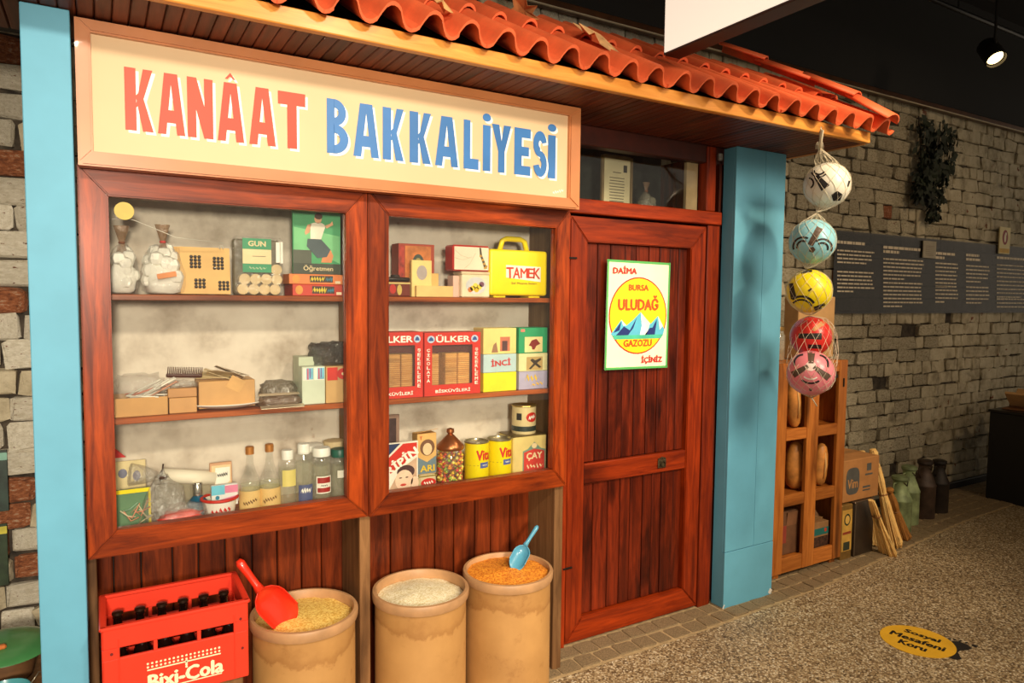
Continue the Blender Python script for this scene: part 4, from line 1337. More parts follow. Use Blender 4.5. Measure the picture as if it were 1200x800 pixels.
prism('symbol_mark', [ell(0, 0, wd * .09, ht * .17, 14), rc(-wd * .03, ht * .10, wd * .12, ht * .20)], .0006, M((232, 220, 190), .5), fs_, (0, -.0064, ht * .60))
box('yellow_strip', M((206, 160, 30), .5), fs_, (0, -.0056, ht * .12), (wd * .9, .001, ht * .16), 0)

# ivy on the wall
iv = thing('hanging_ivy', 'dark green ivy hanging down the brick wall', 'plant', (at(1092, 150, .54).x, .54, 2.93))
g = []; q = random.Random(4)
for k in range(800):
    s_ = q.random() ** .8; x = q.uniform(-.25, .25) * (1 - .45 * s_) + .06 * math.sin(s_ * 5); z = -s_ * .62 - (.12 if x > 0 else 0) * s_
    c_ = Vector((x, q.uniform(-.06, .02), z)); a = q.uniform(0, 6.28); L = q.uniform(.035, .075); t_ = q.uniform(-.9, .9)
    d = Vector((math.cos(a) * .6, math.sin(t_) * .6, -.8)).normalized(); n_ = d.cross(Vector((math.sin(a), 1, .3))).normalized()
    g.append(([c_, c_ + d * L * .5 + n_ * L * .32, c_ + d * L, c_ + d * L * .5 - n_ * L * .32], [(0, 1, 2, 3)]))
multi('foliage', g, M((36, 44, 26), .7, var=.4, vs=10), iv, smooth=False)['kind'] = 'stuff'
for k in range(4):
    xx = -.15 + k * .1
    tube('stem', M((50, 40, 26), .8), iv, [(xx, .02, 0), (xx * .8 + .02, .02, -.25), (xx * .5, .02, -.5)], .004, 5)

# ================================================================== CEILING FIXTURES
lb = thing('light_box', 'white hanging light box projecting over the tiled roof', 'light box', (1.862, -1.43, 2.452))
box('casing', M((52, 26, 18), .5, var=.1), lb, (.004, 0, .005), (.076, 1.94, .010), .001)
box('casing', M((40, 22, 16), .5, var=.1), lb, (.004, 0, .405), (.076, 1.94, .010), .001)
box('white_face', EMIT((252, 240, 220), .6), lb, (-.034, 0, .205), (.006, 1.936, .392), 0)
box('white_face', EMIT((252, 240, 220), .6), lb, (.040, 0, .205), (.006, 1.936, .392), 0)
box('end_cap', M((24, 16, 12), .5), lb, (.003, .968, .205), (.080, .006, .41), .001)
box('end_cap', M((24, 16, 12), .5), lb, (.003, -.968, .205), (.080, .006, .41), .001)
for yy in (-.7, .7): tube('hanging_rod', BLACK, lb, [(.003, yy, .41), (.003, yy, 1.428)], .006, 6)

sp = at(1168, 70, -.15)
sl = thing('spotlight', 'black ceiling spotlight with glowing lens at the dark ceiling', 'spotlight', (sp.x, sp.y, sp.z))
aim = (Vector((4.0, -1.9, .6)) - sp).normalized()
e_ = aim.to_track_quat('Z', 'Y').to_euler()
lathe('housing', M((20, 18, 17), .5, .3), sl, [(0, -.16), (.05, -.16), (.058, -.15), (.062, 0), (.056, 0), (.054, -.02)], (0, 0, 0), 24, e_)
lathe('lens', EMIT((255, 220, 150), 5), sl, [(0, -.022), (.046, -.022), (.046, -.026)], (0, 0, 0), 24, e_)
tube('bracket', BLACK, sl, [(0, 0, .06), (.01, .02, .14), (.01, .02, 3.88 - sp.z)], .009, 6)
box('driver_box', M((24, 22, 21), .6), sl, (-.08, .02, .40), (.20, .06, .06), .004)
trk = thing('ceiling_pipe', 'thin black pipe running below the dark ceiling', 'pipe', (4.8, .05, 3.42))
tube('pipe', M((22, 20, 19), .4, .4), trk, [(-2.5, 0, 0), (2.5, 0, 0)], .014, 8)
for xx in (-1.6, 0, 1.6): tube('hanger', BLACK, trk, [(xx, 0, .01), (xx, 0, .46)], .006, 6)

# ================================================================== FLOOR STICKER
fc = at(1075, 751, Z=0); d = (at(1113, 764, Z=0) - at(1037, 739, Z=0)); ang = math.atan2(d.y, d.x)
fs = thing('floor_sticker', 'round yellow floor sticker with black lettering on the pebble floor', 'sticker', (fc.x, fc.y, .0005), (0, 0, ang))
rad = (at(1031, 737, Z=0) - at(1119, 763, Z=0)).length / 2
lathe('disc', M((232, 178, 44), .45, var=.06), fs, [(0, .0016), (rad, .0016), (rad, 0)], (0, 0, 0), 48)
for s_, yy, wd in (('Sosyal', .42, .95), ('Mesafeni', .0, 1.45), ('Koru', -.42, .72)):
    text(fs, s_, (0, yy * rad, .0024), rad * .30, M((30, 24, 18), .5), wd * rad, .06, erot=(-math.pi / 2, 0, 0))
BK = M((30, 26, 22), .6)


def floorpoly(name, pxs, parent):
    mi = Matrix.Rotation(-ang, 4, 'Z')
    vs = [mi @ (at(x, y, Z=.001) - Vector((fc.x, fc.y, .001))) for x, y in pxs]
    return ob(name, pyd([(v.x, v.y, .0012) for v in vs], [tuple(range(len(vs)))], BK), parent)


def cz(l): return [(1000 + x / 6, 680 + y / 6) for x, y in l]


floorpoly('foot_print', cz([(690, 425), (740, 428), (800, 450), (836, 478), (800, 490), (752, 492), (735, 505), (748, 530), (762, 552), (730, 558), (690, 548), (655, 532), (695, 505), (706, 470)]), fs)
for x, y in ((675, 410), (712, 416), (752, 424), (795, 437)): floorpoly('toe_mark', cz([(x - 12, y - 4), (x + 6, y - 5), (x + 15, y + 4), (x - 5, y + 6)]), fs)
floorpoly('toe_mark', cz([(830, 450), (858, 452), (882, 462), (862, 470), (838, 462)]), fs)

# ================================================================== LEFT EDGE
tb = thing('low_table', 'low wooden table behind the narrow blue pillar', 'table', (-.36, .22, 0))
box('table_top', POSTW, tb, (0, -.03, .305), (.5, .50, .03), .003)
for a in (-.22, .22):
    for b in (-.19, .19): box('leg', POSTW, tb, (a, b, .145), (.04, .04, .29), .003)
tr = thing('green_tray', 'round green enamel lid at the left edge behind the pillar', 'lid', (-.28, .20, .43), (.06, .03, 0))
lathe('dish', M((74, 140, 82), .3, var=.08, coat=.3), tr, [(0, .020), (.06, .018), (.10, .010), (.125, 0), (.128, -.004), (.122, -.004), (.09, .004), (0, .012)], (0, 0, 0), 36)
box('orange_handle', M((222, 128, 62), .4), tr, (-.03, -.055, .024), (.07, .02, .014), .005, (0, 0, .2))
lathe('stand_pot', M((120, 84, 52), .6, var=.2), tr, [(0, -.098), (.07, -.098), (.078, -.05), (.07, .004), (0, .004)], (0, 0, 0), 24)
tr = thing('teal_bowl', 'small teal bowl at the bottom left edge below the green lid', 'bowl', (-.27, .0, .3205))
lathe('bowl_wall', M((72, 160, 168), .3, var=.06, coat=.3), tr, [(0, 0), (.035, 0), (.04, .004), (.064, .062), (.066, .062), (.05, .014), (0, .008)], (0, 0, 0), 28)
tube('wire_handle', M((170, 160, 140), .3, .8), tr, [(.064, .0, .060), (.085, .02, .085), (.11, .05, .06), (.115, .05, .02)], .002, 5)
for k, (y0, y1, cc) in enumerate(((527, 602, (40, 58, 50)), (613, 690, (44, 60, 40)))):
    a, b = at(-22, y1, WY - .02), at(8, y0, WY - .02)
    p_ = thing('wall_picture', ('upper small dark picture on the brick wall at the left edge', 'lower small dark picture with yellow leaves on the brick wall at the left edge')[k], 'picture', ((a.x + b.x) / 2, WY - .018, a.z))
    box('print_sheet', M(cc, .4, var=.4, vs=20), p_, (0, 0, (b.z - a.z) / 2), (b.x - a.x, .006, b.z - a.z), .001)
    box('top_edge', M((130, 180, 160), .5) if k == 0 else M((190, 180, 60), .5, var=.3), p_, (.02, -.0036, (b.z - a.z) * .9), ((b.x - a.x) * .5, .001, (b.z - a.z) * .12), 0)

# ================================================================== GOODS IN THE WINDOWS
def goods(name, label, cat, x0, x1, ytop, z0, Y, depth, rz=0):
    ym = (ytop + 20)
    xa, xb = at(x0, ym, Y).x, at(x1, ym, Y).x
    H = at((x0 + x1) / 2, ytop, Y).z - z0
    t = thing(name, label, cat, ((xa + xb) / 2, Y + depth / 2, z0 + .0006), (0, 0, rz))
    return t, xb - xa, H


def dec(t, mat, u0, v0, u1, v1, W, H, D, name='print', k=0):
    """flat print on the front face, u v in fractions"""
    y = -D / 2 - .0006 - k * .0005
    return box(name, mat, t, ((u0 + u1) / 2 * W - W / 2, y, (v0 + v1) / 2 * H), ((u1 - u0) * W, .0006, (v1 - v0) * H), 0)


def dtx(t, s, u, v, hw, hh, W, H, D, mat, bold=.03, rot=0, k=2, **kw):
    return text(t, s, (u * W - W / 2, -D / 2 - .0006 - k * .0005, v * H), hh * H, mat, hw * W, bold, rot, **kw)


def dscr(t, u, v, hw, hh, W, H, D, mat, rot=0, k=2, n=11):
    return scrib(t, (u * W - W / 2, -D / 2 - .0006 - k * .0005, v * H), hw * W, hh * H, mat, rot, n)


def dpoly(t, mat, poly, W, H, D, k=1, name='print'):
    return prism(name, [[(u * W - W / 2, v * H) for u, v in poly]], .0005, mat, t, (0, -D / 2 - .0008 - k * .0005, 0))


def carton(name, label, x0, x1, ytop, z0, Y, D, c, cat='box', rz=0, bev=.0015, part='carton_body', rough=.5):
    t, W, H = goods(name, label, cat, x0, x1, ytop, z0, Y, D, rz)
    box(part, M(c, rough, var=.08), t, (0, 0, H / 2), (W, D, H), bev)
    return t, W, H, D


CLEAR = FILM((235, 230, 218), .10, .12, .12, 40)
PANE = FILM((235, 230, 218), .02, .04, .1, 0)
HAZY = FILM((226, 220, 206), .20, .16, .2, 40)
WHITE = M((240, 236, 222), .6, var=.05); CREAM = M((232, 208, 160), .6, var=.06); REDC = M((206, 48, 36), .5, var=.05)
KRF = M((198, 150, 92), .75, var=.08); NAVY = M((40, 56, 96), .5); YEL = M((248, 222, 20), .4, var=.03); GREEN = M((50, 142, 96), .5, var=.06)
BROWN = M((96, 54, 34), .6, var=.1)

# ---- left window, top shelf
COT = M((240, 236, 224), .9, var=.06)
a = at(147, 345, -.05)
tied_bag('cotton_bag', 'clear bag of white cotton with a brown knotted top at the window edge', (a.x - .006, -.03, Z1 + .001), (.092, .10, .205), COT, 16, .021, CLEAR, None, (120, 70, 44), 3)
a = at(193, 345, -.06)
tied_bag('cotton_bag', 'clear tied bag of white balls with an orange paper tag', (a.x, -.03, Z1 + .001), (.128, .11, .215), COT, 20, .025, CLEAR, (222, 140, 84), (190, 60, 60), 5)
t, W, H = goods('button_cards', 'stack of kraft cards sewn with dark buttons on the top shelf', 'card', 212, 271, 290, Z1, -.07, .05)
for k in range(4):
    box('card', M((222 - 8 * k, 178 - 8 * k, 112 - 6 * k), .7, var=.08), t, (-.006 * k, .002 + .010 * k, H / 2 + .002), (W, .002, H), 0, (-.10, 0, 0))
BT = M((40, 30, 30), .3, coat=.4)
for bi, (u, v, nc, nr) in enumerate(((.30, .70, 3, 4), (.76, .68, 3, 4), (.38, .24, 3, 3), (.86, .20, 3, 3))):
    g = []
    for i in range(nc):
        for j in range(nr):
            xx, zz = u * W - W / 2 + (i - (nc - 1) / 2) * .0115, v * H + (j - (nr - 1) / 2) * .0105
            s_ = .0055
            cy = -.003 - .10 * 0 + (zz - H / 2) * .10
            vs = [(xx + s_ * math.cos(q), cy, zz + s_ * math.sin(q)) for q in [1.0472 * k for k in range(6)]] + [(xx, cy - .005, zz)]
            g.append((vs, [(k, (k + 1) % 6, 6) for k in range(6)]))
    multi('button_block', g, BT, t)
tube('thread_loop', M((210, 204, 190), .4), t, [(W * .28, -.006, H * .98), (W * .30, -.006, H * 1.06), (W * .34, -.006, H * 1.06), (W * .36, -.006, H * .98)], .0012, 5)

t, W, H = goods('spool_pack', 'clear pack of wooden spools with a green and white label on the top shelf', 'pack', 275, 331, 279, Z1, -.075, .06)
D = .06
box('back_card', M((92, 78, 40), .5, var=.2), t, (0, .02, H / 2), (W, .02, H * .98), .006)
g = []
spm = M((226, 196, 140), .6, var=.06)
for j in range(2):
    for i in range(4):
        lathe('spool', spm, t, [(0, -.018), (W * .118, -.018), (W * .118, .018), (0, .018)], (W * (-.33 + .225 * i + .04 * j), -.004, W * (.13 + .22 * j)), 14, (math.pi / 2, 0, 0))
lathe('spool', spm, t, [(0, -.018), (W * .118, -.018), (W * .118, .018), (0, .018)], (W * .38, -.004, W * .57), 14, (math.pi / 2, 0, 0))
dec(t, GREEN, .16, .40, .76, .99, W, H, D, 'label')
dec(t, CREAM, .16, .55, .76, .80, W, H, D, 'label_band', 1)
dtx(t, 'GUN', .46, .90, .36, .09, W, H, D, CREAM, .05)
dscr(t, .46, .475, .4, .05, W, H, D, M((170, 190, 150), .5))
box('needle', M((120, 110, 90), .3, .6), t, (W * -.0, -D / 2 - .002, H * .68), (W * .28, .0006, .002), 0)
box('white_strip', WHITE, t, (W * .40, -D / 2, H * .76), (W * .08, .002, H * .36), 0); box('white_strip', WHITE, t, (W * .48, -D / 2 + .002, H * .76), (W * .06, .002, H * .38), 0)
box('clear_wrap', CLEAR, t, (0, 0, H * .51 + .0005), (W * 1.04, D * 1.02, H * 1.02), .008)

def gamebox(label, x0, x1, yt, z0, c, tc, seed):
    t, W, H, D = carton('flat_box', label, x0, x1, yt, z0, -.075, .12, c)
    dec(t, M((70, 50, 40), .5), .36, .2, .78, .85, W, H, D); dscr(t, .50, .52, .26, .55, W, H, D, M(tc, .5)); dscr(t, .71, .5, .13, .45, W, H, D, M((60, 130, 150), .5), 0, 2, 7)
    dpoly(t, M((222, 150, 60), .5), ell(.12, .5, .07, .4, 12), W, H, D, 1)
    dec(t, M((240, 220, 180), .5), .82, .1, .92, .35, W, H, D)
    return t, W, H


t, W, H = gamebox('red flat box with yellow lettering, lower of two under the green book', 343, 405, 333.5, Z1, (200, 62, 44), (236, 206, 60), 1)
zt = Z1 + H + .0006
t, W, H = gamebox('orange flat box with yellow lettering, upper of two under the green book', 339, 404, 321.5, zt, (226, 128, 66), (236, 206, 60), 2)
zt2 = zt + H + .0006
t, W, H, D = carton('magazine', 'green magazine with a seated figure in white blouse and grey skirt', 343, 399, 248, zt2, -.066, .014, (72, 160, 104), 'magazine', 0, .001, 'pages')
dec(t, M((66, 72, 58), .5), 0, 0, 1, .17, W, H, D, 'dark_base'); dec(t, M((84, 88, 74), .5), .0, .17, .38, .38, W, H, D, 'rock')
dpoly(t, M((120, 196, 134), .5, var=.1), [(.02, .38), (.38, .38), (.98, .18), (.98, .62), (.02, .74)], W, H, D, 0, 'pale_field')
SK = M((226, 168, 128), .6)
dpoly(t, SK, ell(.52, .88, .075, .07, 16), W, H, D, 2, 'figure_face'); dpoly(t, M((70, 44, 32), .6), ell(.53, .925, .085, .05, 14), W, H, D, 3, 'figure_hair')
dpoly(t, M((232, 226, 204), .6), [(.36, .80), (.44, .82), (.60, .82), (.68, .78), (.58, .56), (.36, .56)], W, H, D, 2, 'figure_blouse')
dpoly(t, SK, [(.30, .78), (.38, .80), (.34, .66), (.26, .62), (.24, .66)], W, H, D, 2, 'figure_arm'); dpoly(t, SK, [(.66, .78), (.70, .74), (.84, .80), (.82, .86), (.78, .82)], W, H, D, 2, 'figure_arm')
dpoly(t, M((78, 92, 96), .6), [(.30, .56), (.58, .56), (.78, .40), (.70, .28), (.50, .26), (.28, .44)], W, H, D, 3, 'figure_skirt'); dpoly(t, M((222, 142, 92), .6), [(.60, .26), (.78, .40), (.84, .30), (.80, .19), (.58, .19)], W, H, D, 2, 'figure_legs')
dtx(t, 'Öğretmen', .52, .09, .62, .11, W, H, D, CREAM, .01)

# sticker and thread on the glass
a = at(145.5, 247, -.146)
s_ = thing('price_sticker', 'round yellow sticker on the corner of the window glass', 'sticker', (a.x, -.1445, a.z))
lathe('sticker_disc', M((190, 166, 60), .5, var=.08), s_, [(0, 0), (.0255, 0), (.0255, .0008)], (0, 0, 0), 24, (math.pi / 2, 0, 0))
th = thing('hanging_thread', 'thin white thread strung across the upper window corner', 'thread', at(131, 257, -.12))
tube('thread', M((226, 220, 206), .5), th, [Vector((0, 0, 0)), at(145, 254, -.12) - th.location, at(160, 259, -.12) - th.location, at(206, 278, -.12) - th.location, at(262, 285, -.09) - th.location], .0011, 4)

# ---- left window, middle shelf
t, W, H = goods('straw_tray', 'kraft tray holding a clear bag of drinking straws', 'tray', 134, 197, 466, Z2, -.085, .12)
for yy in (-.058, .058): box('tray_wall', KRF, t, (0, yy, H / 2), (W, .004, H), .001)
for xx in (-1, 1): box('tray_wall', KRF, t, (xx * (W / 2 - .002), 0, H / 2), (.004, .112, H), .001)
box('tray_floor', KRF, t, (0, 0, .003), (W - .008, .112, .004), 0)
for k in range(34):
    y0 = R.uniform(-.045, .04); x0 = R.uniform(-.3, .1) * W; cc = R.choice([(238, 232, 216)] * 4 + [(222, 120, 90), (214, 150, 120)])
    tube('straw', M(cc, .5), t, [(x0, y0, H * .8 + R.uniform(0, .018)), (x0 + R.uniform(.06, .10), y0 - .02 + R.uniform(-.01, .03), H * .9 + R.uniform(.0, .06))], .0027, 5)
blob('bag_film', CLEAR, t, (W * .95, .105, .085), (0, 0, H * .75), .2, 3, 4)
t, W, H, D = carton('small_box', 'small kraft box, lower of two beside the straw tray', 198.5, 231, 466, Z2, -.08, .09, (206, 152, 90))
zz = Z2 + H + .001
t, W, H, D = carton('small_box', 'small kraft box open on top with a clear packet, upper of two', 197, 231, 455, zz, -.078, .09, (190, 136, 80))
zz += H + .001
a = at(214, 452, -.06)
pk = thing('clear_packet', 'small clear packet lying on the stacked kraft boxes', 'packet', (a.x, -.04, zz)); blob('packet_film', HAZY, pk, (.085, .07, .022), (0, 0, 0), .2, 3, 8)
cm_ = thing('comb', 'dark brown wide comb resting on the stacked kraft boxes', 'comb', (at(216, 440, -.03).x, -.015, zz + .022), (.5, .06, .0))
box('comb_back', M((84, 44, 32), .4), cm_, (0, 0, .012), (.105, .008, .014), .003)
multi('comb_teeth', [([(-.05 + k * .0052 + q[0], q[1], q[2]) for q in ((0, -.003, .016), (.003, -.003, .016), (.003, .003, .016), (0, .003, .016), (.0005, -.001, .045), (.0025, -.001, .045), (.0025, .001, .045), (.0005, .001, .045))],
                       [(0, 1, 5, 4), (1, 2, 6, 5), (2, 3, 7, 6), (3, 0, 4, 7), (4, 5, 6, 7)]) for k in range(20)], M((84, 44, 32), .4), cm_, smooth=False)
dish = thing('oval_dish', 'white oval enamel dish under the open carton on the middle shelf', 'dish', (at(266, 470, -.03).x, -.008, Z2 + .0006))
lathe('dish_body', M((240, 236, 224), .25, coat=.4, var=.02), dish, [(0, 0), (.07, 0), (.115, .012), (.124, .017), (.124, .020), (.11, .014), (.06, .004), (0, .004)], (0, 0, 0), 36, sy=.80)
t, W, H, D = carton('open_carton', 'open kraft carton of loose papers standing in the white dish', 233, 299, 446, Z2 + .0052, -.062, .11, (208, 158, 96))
box('flap', M((220, 172, 110), .75), t, (W * .15, -D / 2 - .004, H * .86), (W * .28, .0015, H * .5), 0, (.15, .5, 0))
for k in range(7):
    box('paper_sheet', M((226 - 5 * k, 204 - 5 * k, 150), .7, var=.05), t, (-W * .22 + .010 * k, .02 - .008 * k, H + .010 + .003 * k), (W * .55, .06, .0015), 0, (R.uniform(-.3, .3), R.uniform(.0, .5), R.uniform(-.5, .5)))
for k, (x0, x1, yt, yy, lab) in enumerate(((306, 352, 446, -.015, 'dull grey plastic packet lying behind the foil pouch'), (304, 354, 462, -.092, 'brown shiny foil pouch hanging over the shelf edge'))):
    xa, xb = at(x0, 460, yy).x, at(x1, 460, yy).x; H = at(330, yt, yy).z - Z2
    p_ = thing('pouch', lab, 'packet', ((xa + xb) / 2, yy + .03, Z2 + .0008))
    blob('pouch_body', FILM((120, 92, 68) if k else (128, 116, 96), .72, .6, .2, 40), p_, (xb - xa, .09, max(H, .03)), (0, 0, 0), .12, 3, 11 + k)
    if k:
        box('sealed_edge', M((206, 188, 160), .25, .6, var=.1), p_, (0, -.052, .004), ((xb - xa) * 1.02, .018, .003), .001, (.5, 0, .02)); box('sealed_edge', M((206, 188, 160), .25, .6, var=.1), p_, (-.004, -.02, H * .98), ((xb - xa) * .95, .016, .003), .001, (.3, 0, .02))
t, W, H, D = carton('tall_box', 'tall pale green carton behind the twin pictured box', 350, 378, 418, Z2, -.03, .08, (196, 204, 176))
t, W, H, D = carton('soap_box', 'pale green box with two blue and pink tower pictures', 354, 381, 429.5, Z2, -.085, .045, (204, 214, 190))
for u in (.04, .52):
    dec(t, WHITE, u, .64, u + .44, .97, W, H, D); dec(t, M((120, 190, 214), .5, var=.2), u + .14, .66, u + .44, .96, W, H, D, 'print', 1); dec(t, M((206, 96, 120), .5), u + .17, .66, u + .24, .95, W, H, D, 'print', 2); dec(t, M((120, 110, 170), .5), u + .28, .70, u + .33, .95, W, H, D, 'print', 2)
t, W, H, D = carton('record_box', 'kraft box with a red round record picture', 382, 412, 429, Z2, -.088, .06, (206, 164, 104))
dec(t, REDC, .05, .62, .45, .97, W, H, D); dec(t, M((190, 160, 110), .5), .45, .62, 1, .97, W, H, D)
dpoly(t, M((196, 44, 40), .5), ell(.66, .79, .24, .15, 18), W, H, D, 1); dpoly(t, CREAM, ell(.66, .79, .06, .04, 10), W, H, D, 2)
a = at(388, 428, -.03)
p_ = thing('dark_bag', 'crumpled dark clear plastic bag on top of the pictured boxes', 'bag', (a.x - .005, -.01, Z2 + H + .001)); blob('bag_film', FILM((60, 54, 46), .62, .5, .12, 50), p_, (.125, .10, .085), (0, 0, 0), .3, 3.5, 21)

# ---- left window, bottom
def bottle(name, label, x, ytop, Y, z0, rpx, prof, film, parts):
    c_ = at(x, ytop + 40, Y); H = at(x, ytop, Y).z - z0; d = (c_ - CAM).dot(cf); r_ = rpx * d / FPX
    t = thing(name, label, 'bottle', (c_.x, Y, z0 + .0006))
    lathe('bottle_wall', film, t, [(a * r_, b * H) for a, b in prof], (0, 0, 0), 24)
    for nm, mt, pf in parts: lathe(nm, mt, t, [(a * r_, b * H) for a, b in pf], (0, 0, 0), 24)
    return t, r_, H


BG = FILM((226, 230, 206), .06, .10, .04, 0)
RAKI = [(0, .005), (.9, 0), (1, .02), (1, .42), (.92, .50), (.60, .62), (.36, .74), (.32, .88), (.36, .89), (.36, .91)]
for x, yt, lab in ((293, 523, 'clear glass bottle with cork cap and cream label, nearest the red rimmed tub'), (316, 520, 'clear glass bottle with cork cap and cream label beside the ribbed bottle')):
    t, r_, H = bottle('spirit_bottle', lab, x, yt, -.06, Z3, 12, RAKI, BG, [
        ('liquid', FILM((216, 220, 176), .25, .05, .05, 0), [(0, .02), (.94, .02), (.94, .44), (0, .44)]),
        ('label', M((226, 190, 122), .6, var=.08), [(1.015, .06), (1.02, .06), (1.02, .36), (1.015, .36)]),
        ('cap', M((196, 130, 66), .4, .4), [(.40, .885), (.40, .99), (.34, 1), (0, 1)])])
    scrib(t, (0, 0, H * .2), r_ * 1.5, .014, M((120, 84, 50), .6), .3, 13, (r_ * 1.035, -1.75))
RIBP = [(0, .0), (.9, 0), (1, .02)] + [(1 + .04 * (k % 2), .04 + .03 * k) for k in range(25)] + [(1, .80), (.9, .83), (.55, .85), (.5, .86)]
CAPW = M((240, 238, 226), .4, var=.03)
CAPP = [(.62, .84), (.64, .98), (.58, 1), (0, 1)]
for nm, x, yt, Y, rp, prof, cap, lc, lab in (
        ('cologne_bottle', 337, 527, -.06, 10.5, RIBP, CAPW, (222, 206, 120), 'ribbed clear bottle with white cap and pale oval label beside the cork capped bottles'),
        ('cologne_bottle', 356, 519.5, -.055, 11, [(0, 0), (.95, 0), (1, .01), (1, .83), (.9, .86), (.45, .87), (.45, .88)], CAPW, (84, 92, 130), 'flat shouldered clear bottle with small white cap and dark blue label'),
        ('cologne_bottle', 377, 524, -.07, 11, RIBP, CAPW, (240, 236, 220), 'clear studded bottle with wide white cap and red and white label'),
        ('cologne_bottle', 398, 525.5, -.065, 10.5, RIBP, M((34, 92, 76), .4), (236, 232, 214), 'clear ribbed bottle with dark green cap at the window corner')):
    wide = x in (377, 398)
    t, r_, H = bottle(nm, lab, x, yt, Y, Z3, rp, prof, BG, [('cap', cap, [(.92, .855), (.94, .97), (.85, 1), (0, 1)] if wide else CAPP),
                      ('liquid', FILM((226, 224, 186), .16, .05, .05, 0), [(0, .02), (.93, .02), (.93, .7), (0, .7)])])
    g = []
    lz0, lz1, la = {337: (.40, .68, .75), 356: (.08, .36, .75), 377: (.22, .52, .8), 398: (.48, .62, .5)}[x]
    n = 8; vs = []
    for k in range(n + 1):
        a = -math.pi / 2 + la * (k / n * 2 - 1)
        for z in (lz0, lz1): vs.append((1.06 * r_ * math.cos(a), 1.06 * r_ * math.sin(a), z * H))
    ob('label', pyd(vs, [(2 * k, 2 * k + 2, 2 * k + 3, 2 * k + 1) for k in range(n)], M(lc, .5, var=.06), True), t)
    if x == 377:
        vs = []
        for zz0, zz1 in ((.40, .50), (.24, .32)):
            vs = []
            for k in range(n + 1):
                a = -math.pi / 2 + .68 * (k / n * 2 - 1)
                for z in (zz0, zz1): vs.append((1.07 * r_ * math.cos(a), 1.07 * r_ * math.sin(a), z * H))
            ob('label_band', pyd(vs, [(2 * k, 2 * k + 2, 2 * k + 3, 2 * k + 1) for k in range(n)], M((160, 40, 36), .5), True), t)
        scrib(t, (0, 0, H * .36), r_ * .8, .008, INK, 0, 9, (r_ * 1.08, -1.57))
    if x == 356: scrib(t, (0, 0, H * .27), r_ * 1.1, .018, WHITE, 0, 9, (r_ * 1.08, -1.57))
for x, yt, Y, rp, lab in ((367, 520, .035, 12, 'white lidded jar in the back row behind the capped bottles'), (392, 515.5, .03, 12, 'cream lidded jar in the back corner behind the green capped bottle')):
    t, r_, H = bottle('lidded_jar', lab, x, yt, Y, Z3, rp, [(0, 0), (.95, 0), (1, .02), (1, .86), (.9, .88)], HAZY, [('lid', CAPW if x < 380 else CREAM, [(1.02, .88), (1.04, .99), (.9, 1), (0, 1)])])
# tub, packet, card
a = at(259, 600, -.075)
tub = thing('tub', 'white round tub with red rim and red lettering', 'tub', (a.x, -.075 + .03, Z3 + .0006))
H = at(259, 584, -.06).z - Z3; 
lathe('tub_wall', M((240, 234, 220), .4, var=.02), tub, [(0, .002), (.044, 0), (.054, H), (.052, H), (.042, .006)], (0, 0, 0), 30)
tube('rim', REDC, tub, [(.0545 * math.cos(q), .0545 * math.sin(q), H) for q in [6.2832 * k / 24 for k in range(24)]], .005, 8, True)
scrib(tub, (0, 0, H * .45), .07, .020, REDC, .12, 11, (.0525, -1.6))
lathe('powder', M((236, 228, 206), .9), tub, [(0, H * .55), (.046, H * .5)], (0, 0, 0), 24)
t, W, H2, D = carton('wash_packet', 'small blue and pink packet standing in the red rimmed tub', 248, 279, 568, Z3 + H * .55, -.055, .018, (226, 226, 222))
dec(t, M((110, 196, 220), .5), 0, .55, .5, 1, W, H2, D); dec(t, M((220, 130, 160), .5), .5, .6, 1, .95, W, H2, D); dpoly(t, M((226, 120, 150), .5), [(.2, .1), (.9, .3), (.95, .45), (.3, .3)], W, H2, D, 1); dpoly(t, M((40, 130, 160), .5), ell(.22, .42, .08, .1, 10), W, H2, D, 1)
t, W, H2, D = carton('picture_card', 'cream card with a pink border and dark lettering behind the tub', 246, 272, 542, Z3, .0, .012, (222, 170, 130), 'card')
dec(t, CREAM, .08, .08, .94, .95, W, H2, D); dpoly(t, WHITE, [(.2, .6), (.5, .45), (.9, .62), (.9, .9), (.25, .9)], W, H2, D, 1); dscr(t, .56, .75, .5, .08, W, H2, D, INK, .25)
# rolled tube in bag
a = at(190, 557, .01); b = at(252, 560, .01)
rt = thing('paper_roll', 'long white paper roll in a clear bag lying behind the packets', 'roll', a)
tube('roll', M((240, 230, 206), .6, var=.04), rt, [Vector((0, 0, 0)), b - a], .024, 16); tube('bag_end', HAZY, rt, [Vector((-.01, 0, 0)), Vector((-.05, 0, .008)), Vector((-.09, .01, .012))], [.012, .028, .036], 12)
tube('tie', M((60, 36, 30), .6), rt, [(-.008, -.012, -.014), (-.004, -.018, .0), (.0, -.016, .02), (.003, -.012, .04)], .0025, 5)
sp_ = thing('roll_support', 'stack of paper under the long white roll', 'paper', ((a.x + b.x) / 2, .035, Z3 + .0006)); box('paper_stack', M((150, 140, 116), .8, var=.1), sp_, (0, 0, (a.z - .026 - Z3) / 2), (.20, .07, a.z - .0275 - Z3), .002)
bl = thing('blue_bottle', 'small blue glass bottle with chrome cap behind the red packet', 'bottle', (at(232, 590, -.02).x, -.015, Z3 + .0006))
lathe('bottle_wall', M((24, 84, 112), .2, var=.1, coat=.4), bl, [(0, 0), (.030, 0), (.034, .01), (.034, .045), (.014, .068), (.012, .075)], (0, 0, 0), 20)
lathe('cap', M((200, 196, 186), .15, .9), bl, [(.015, .070), (.016, .108), (.013, .112), (0, .112)], (0, 0, 0), 18)
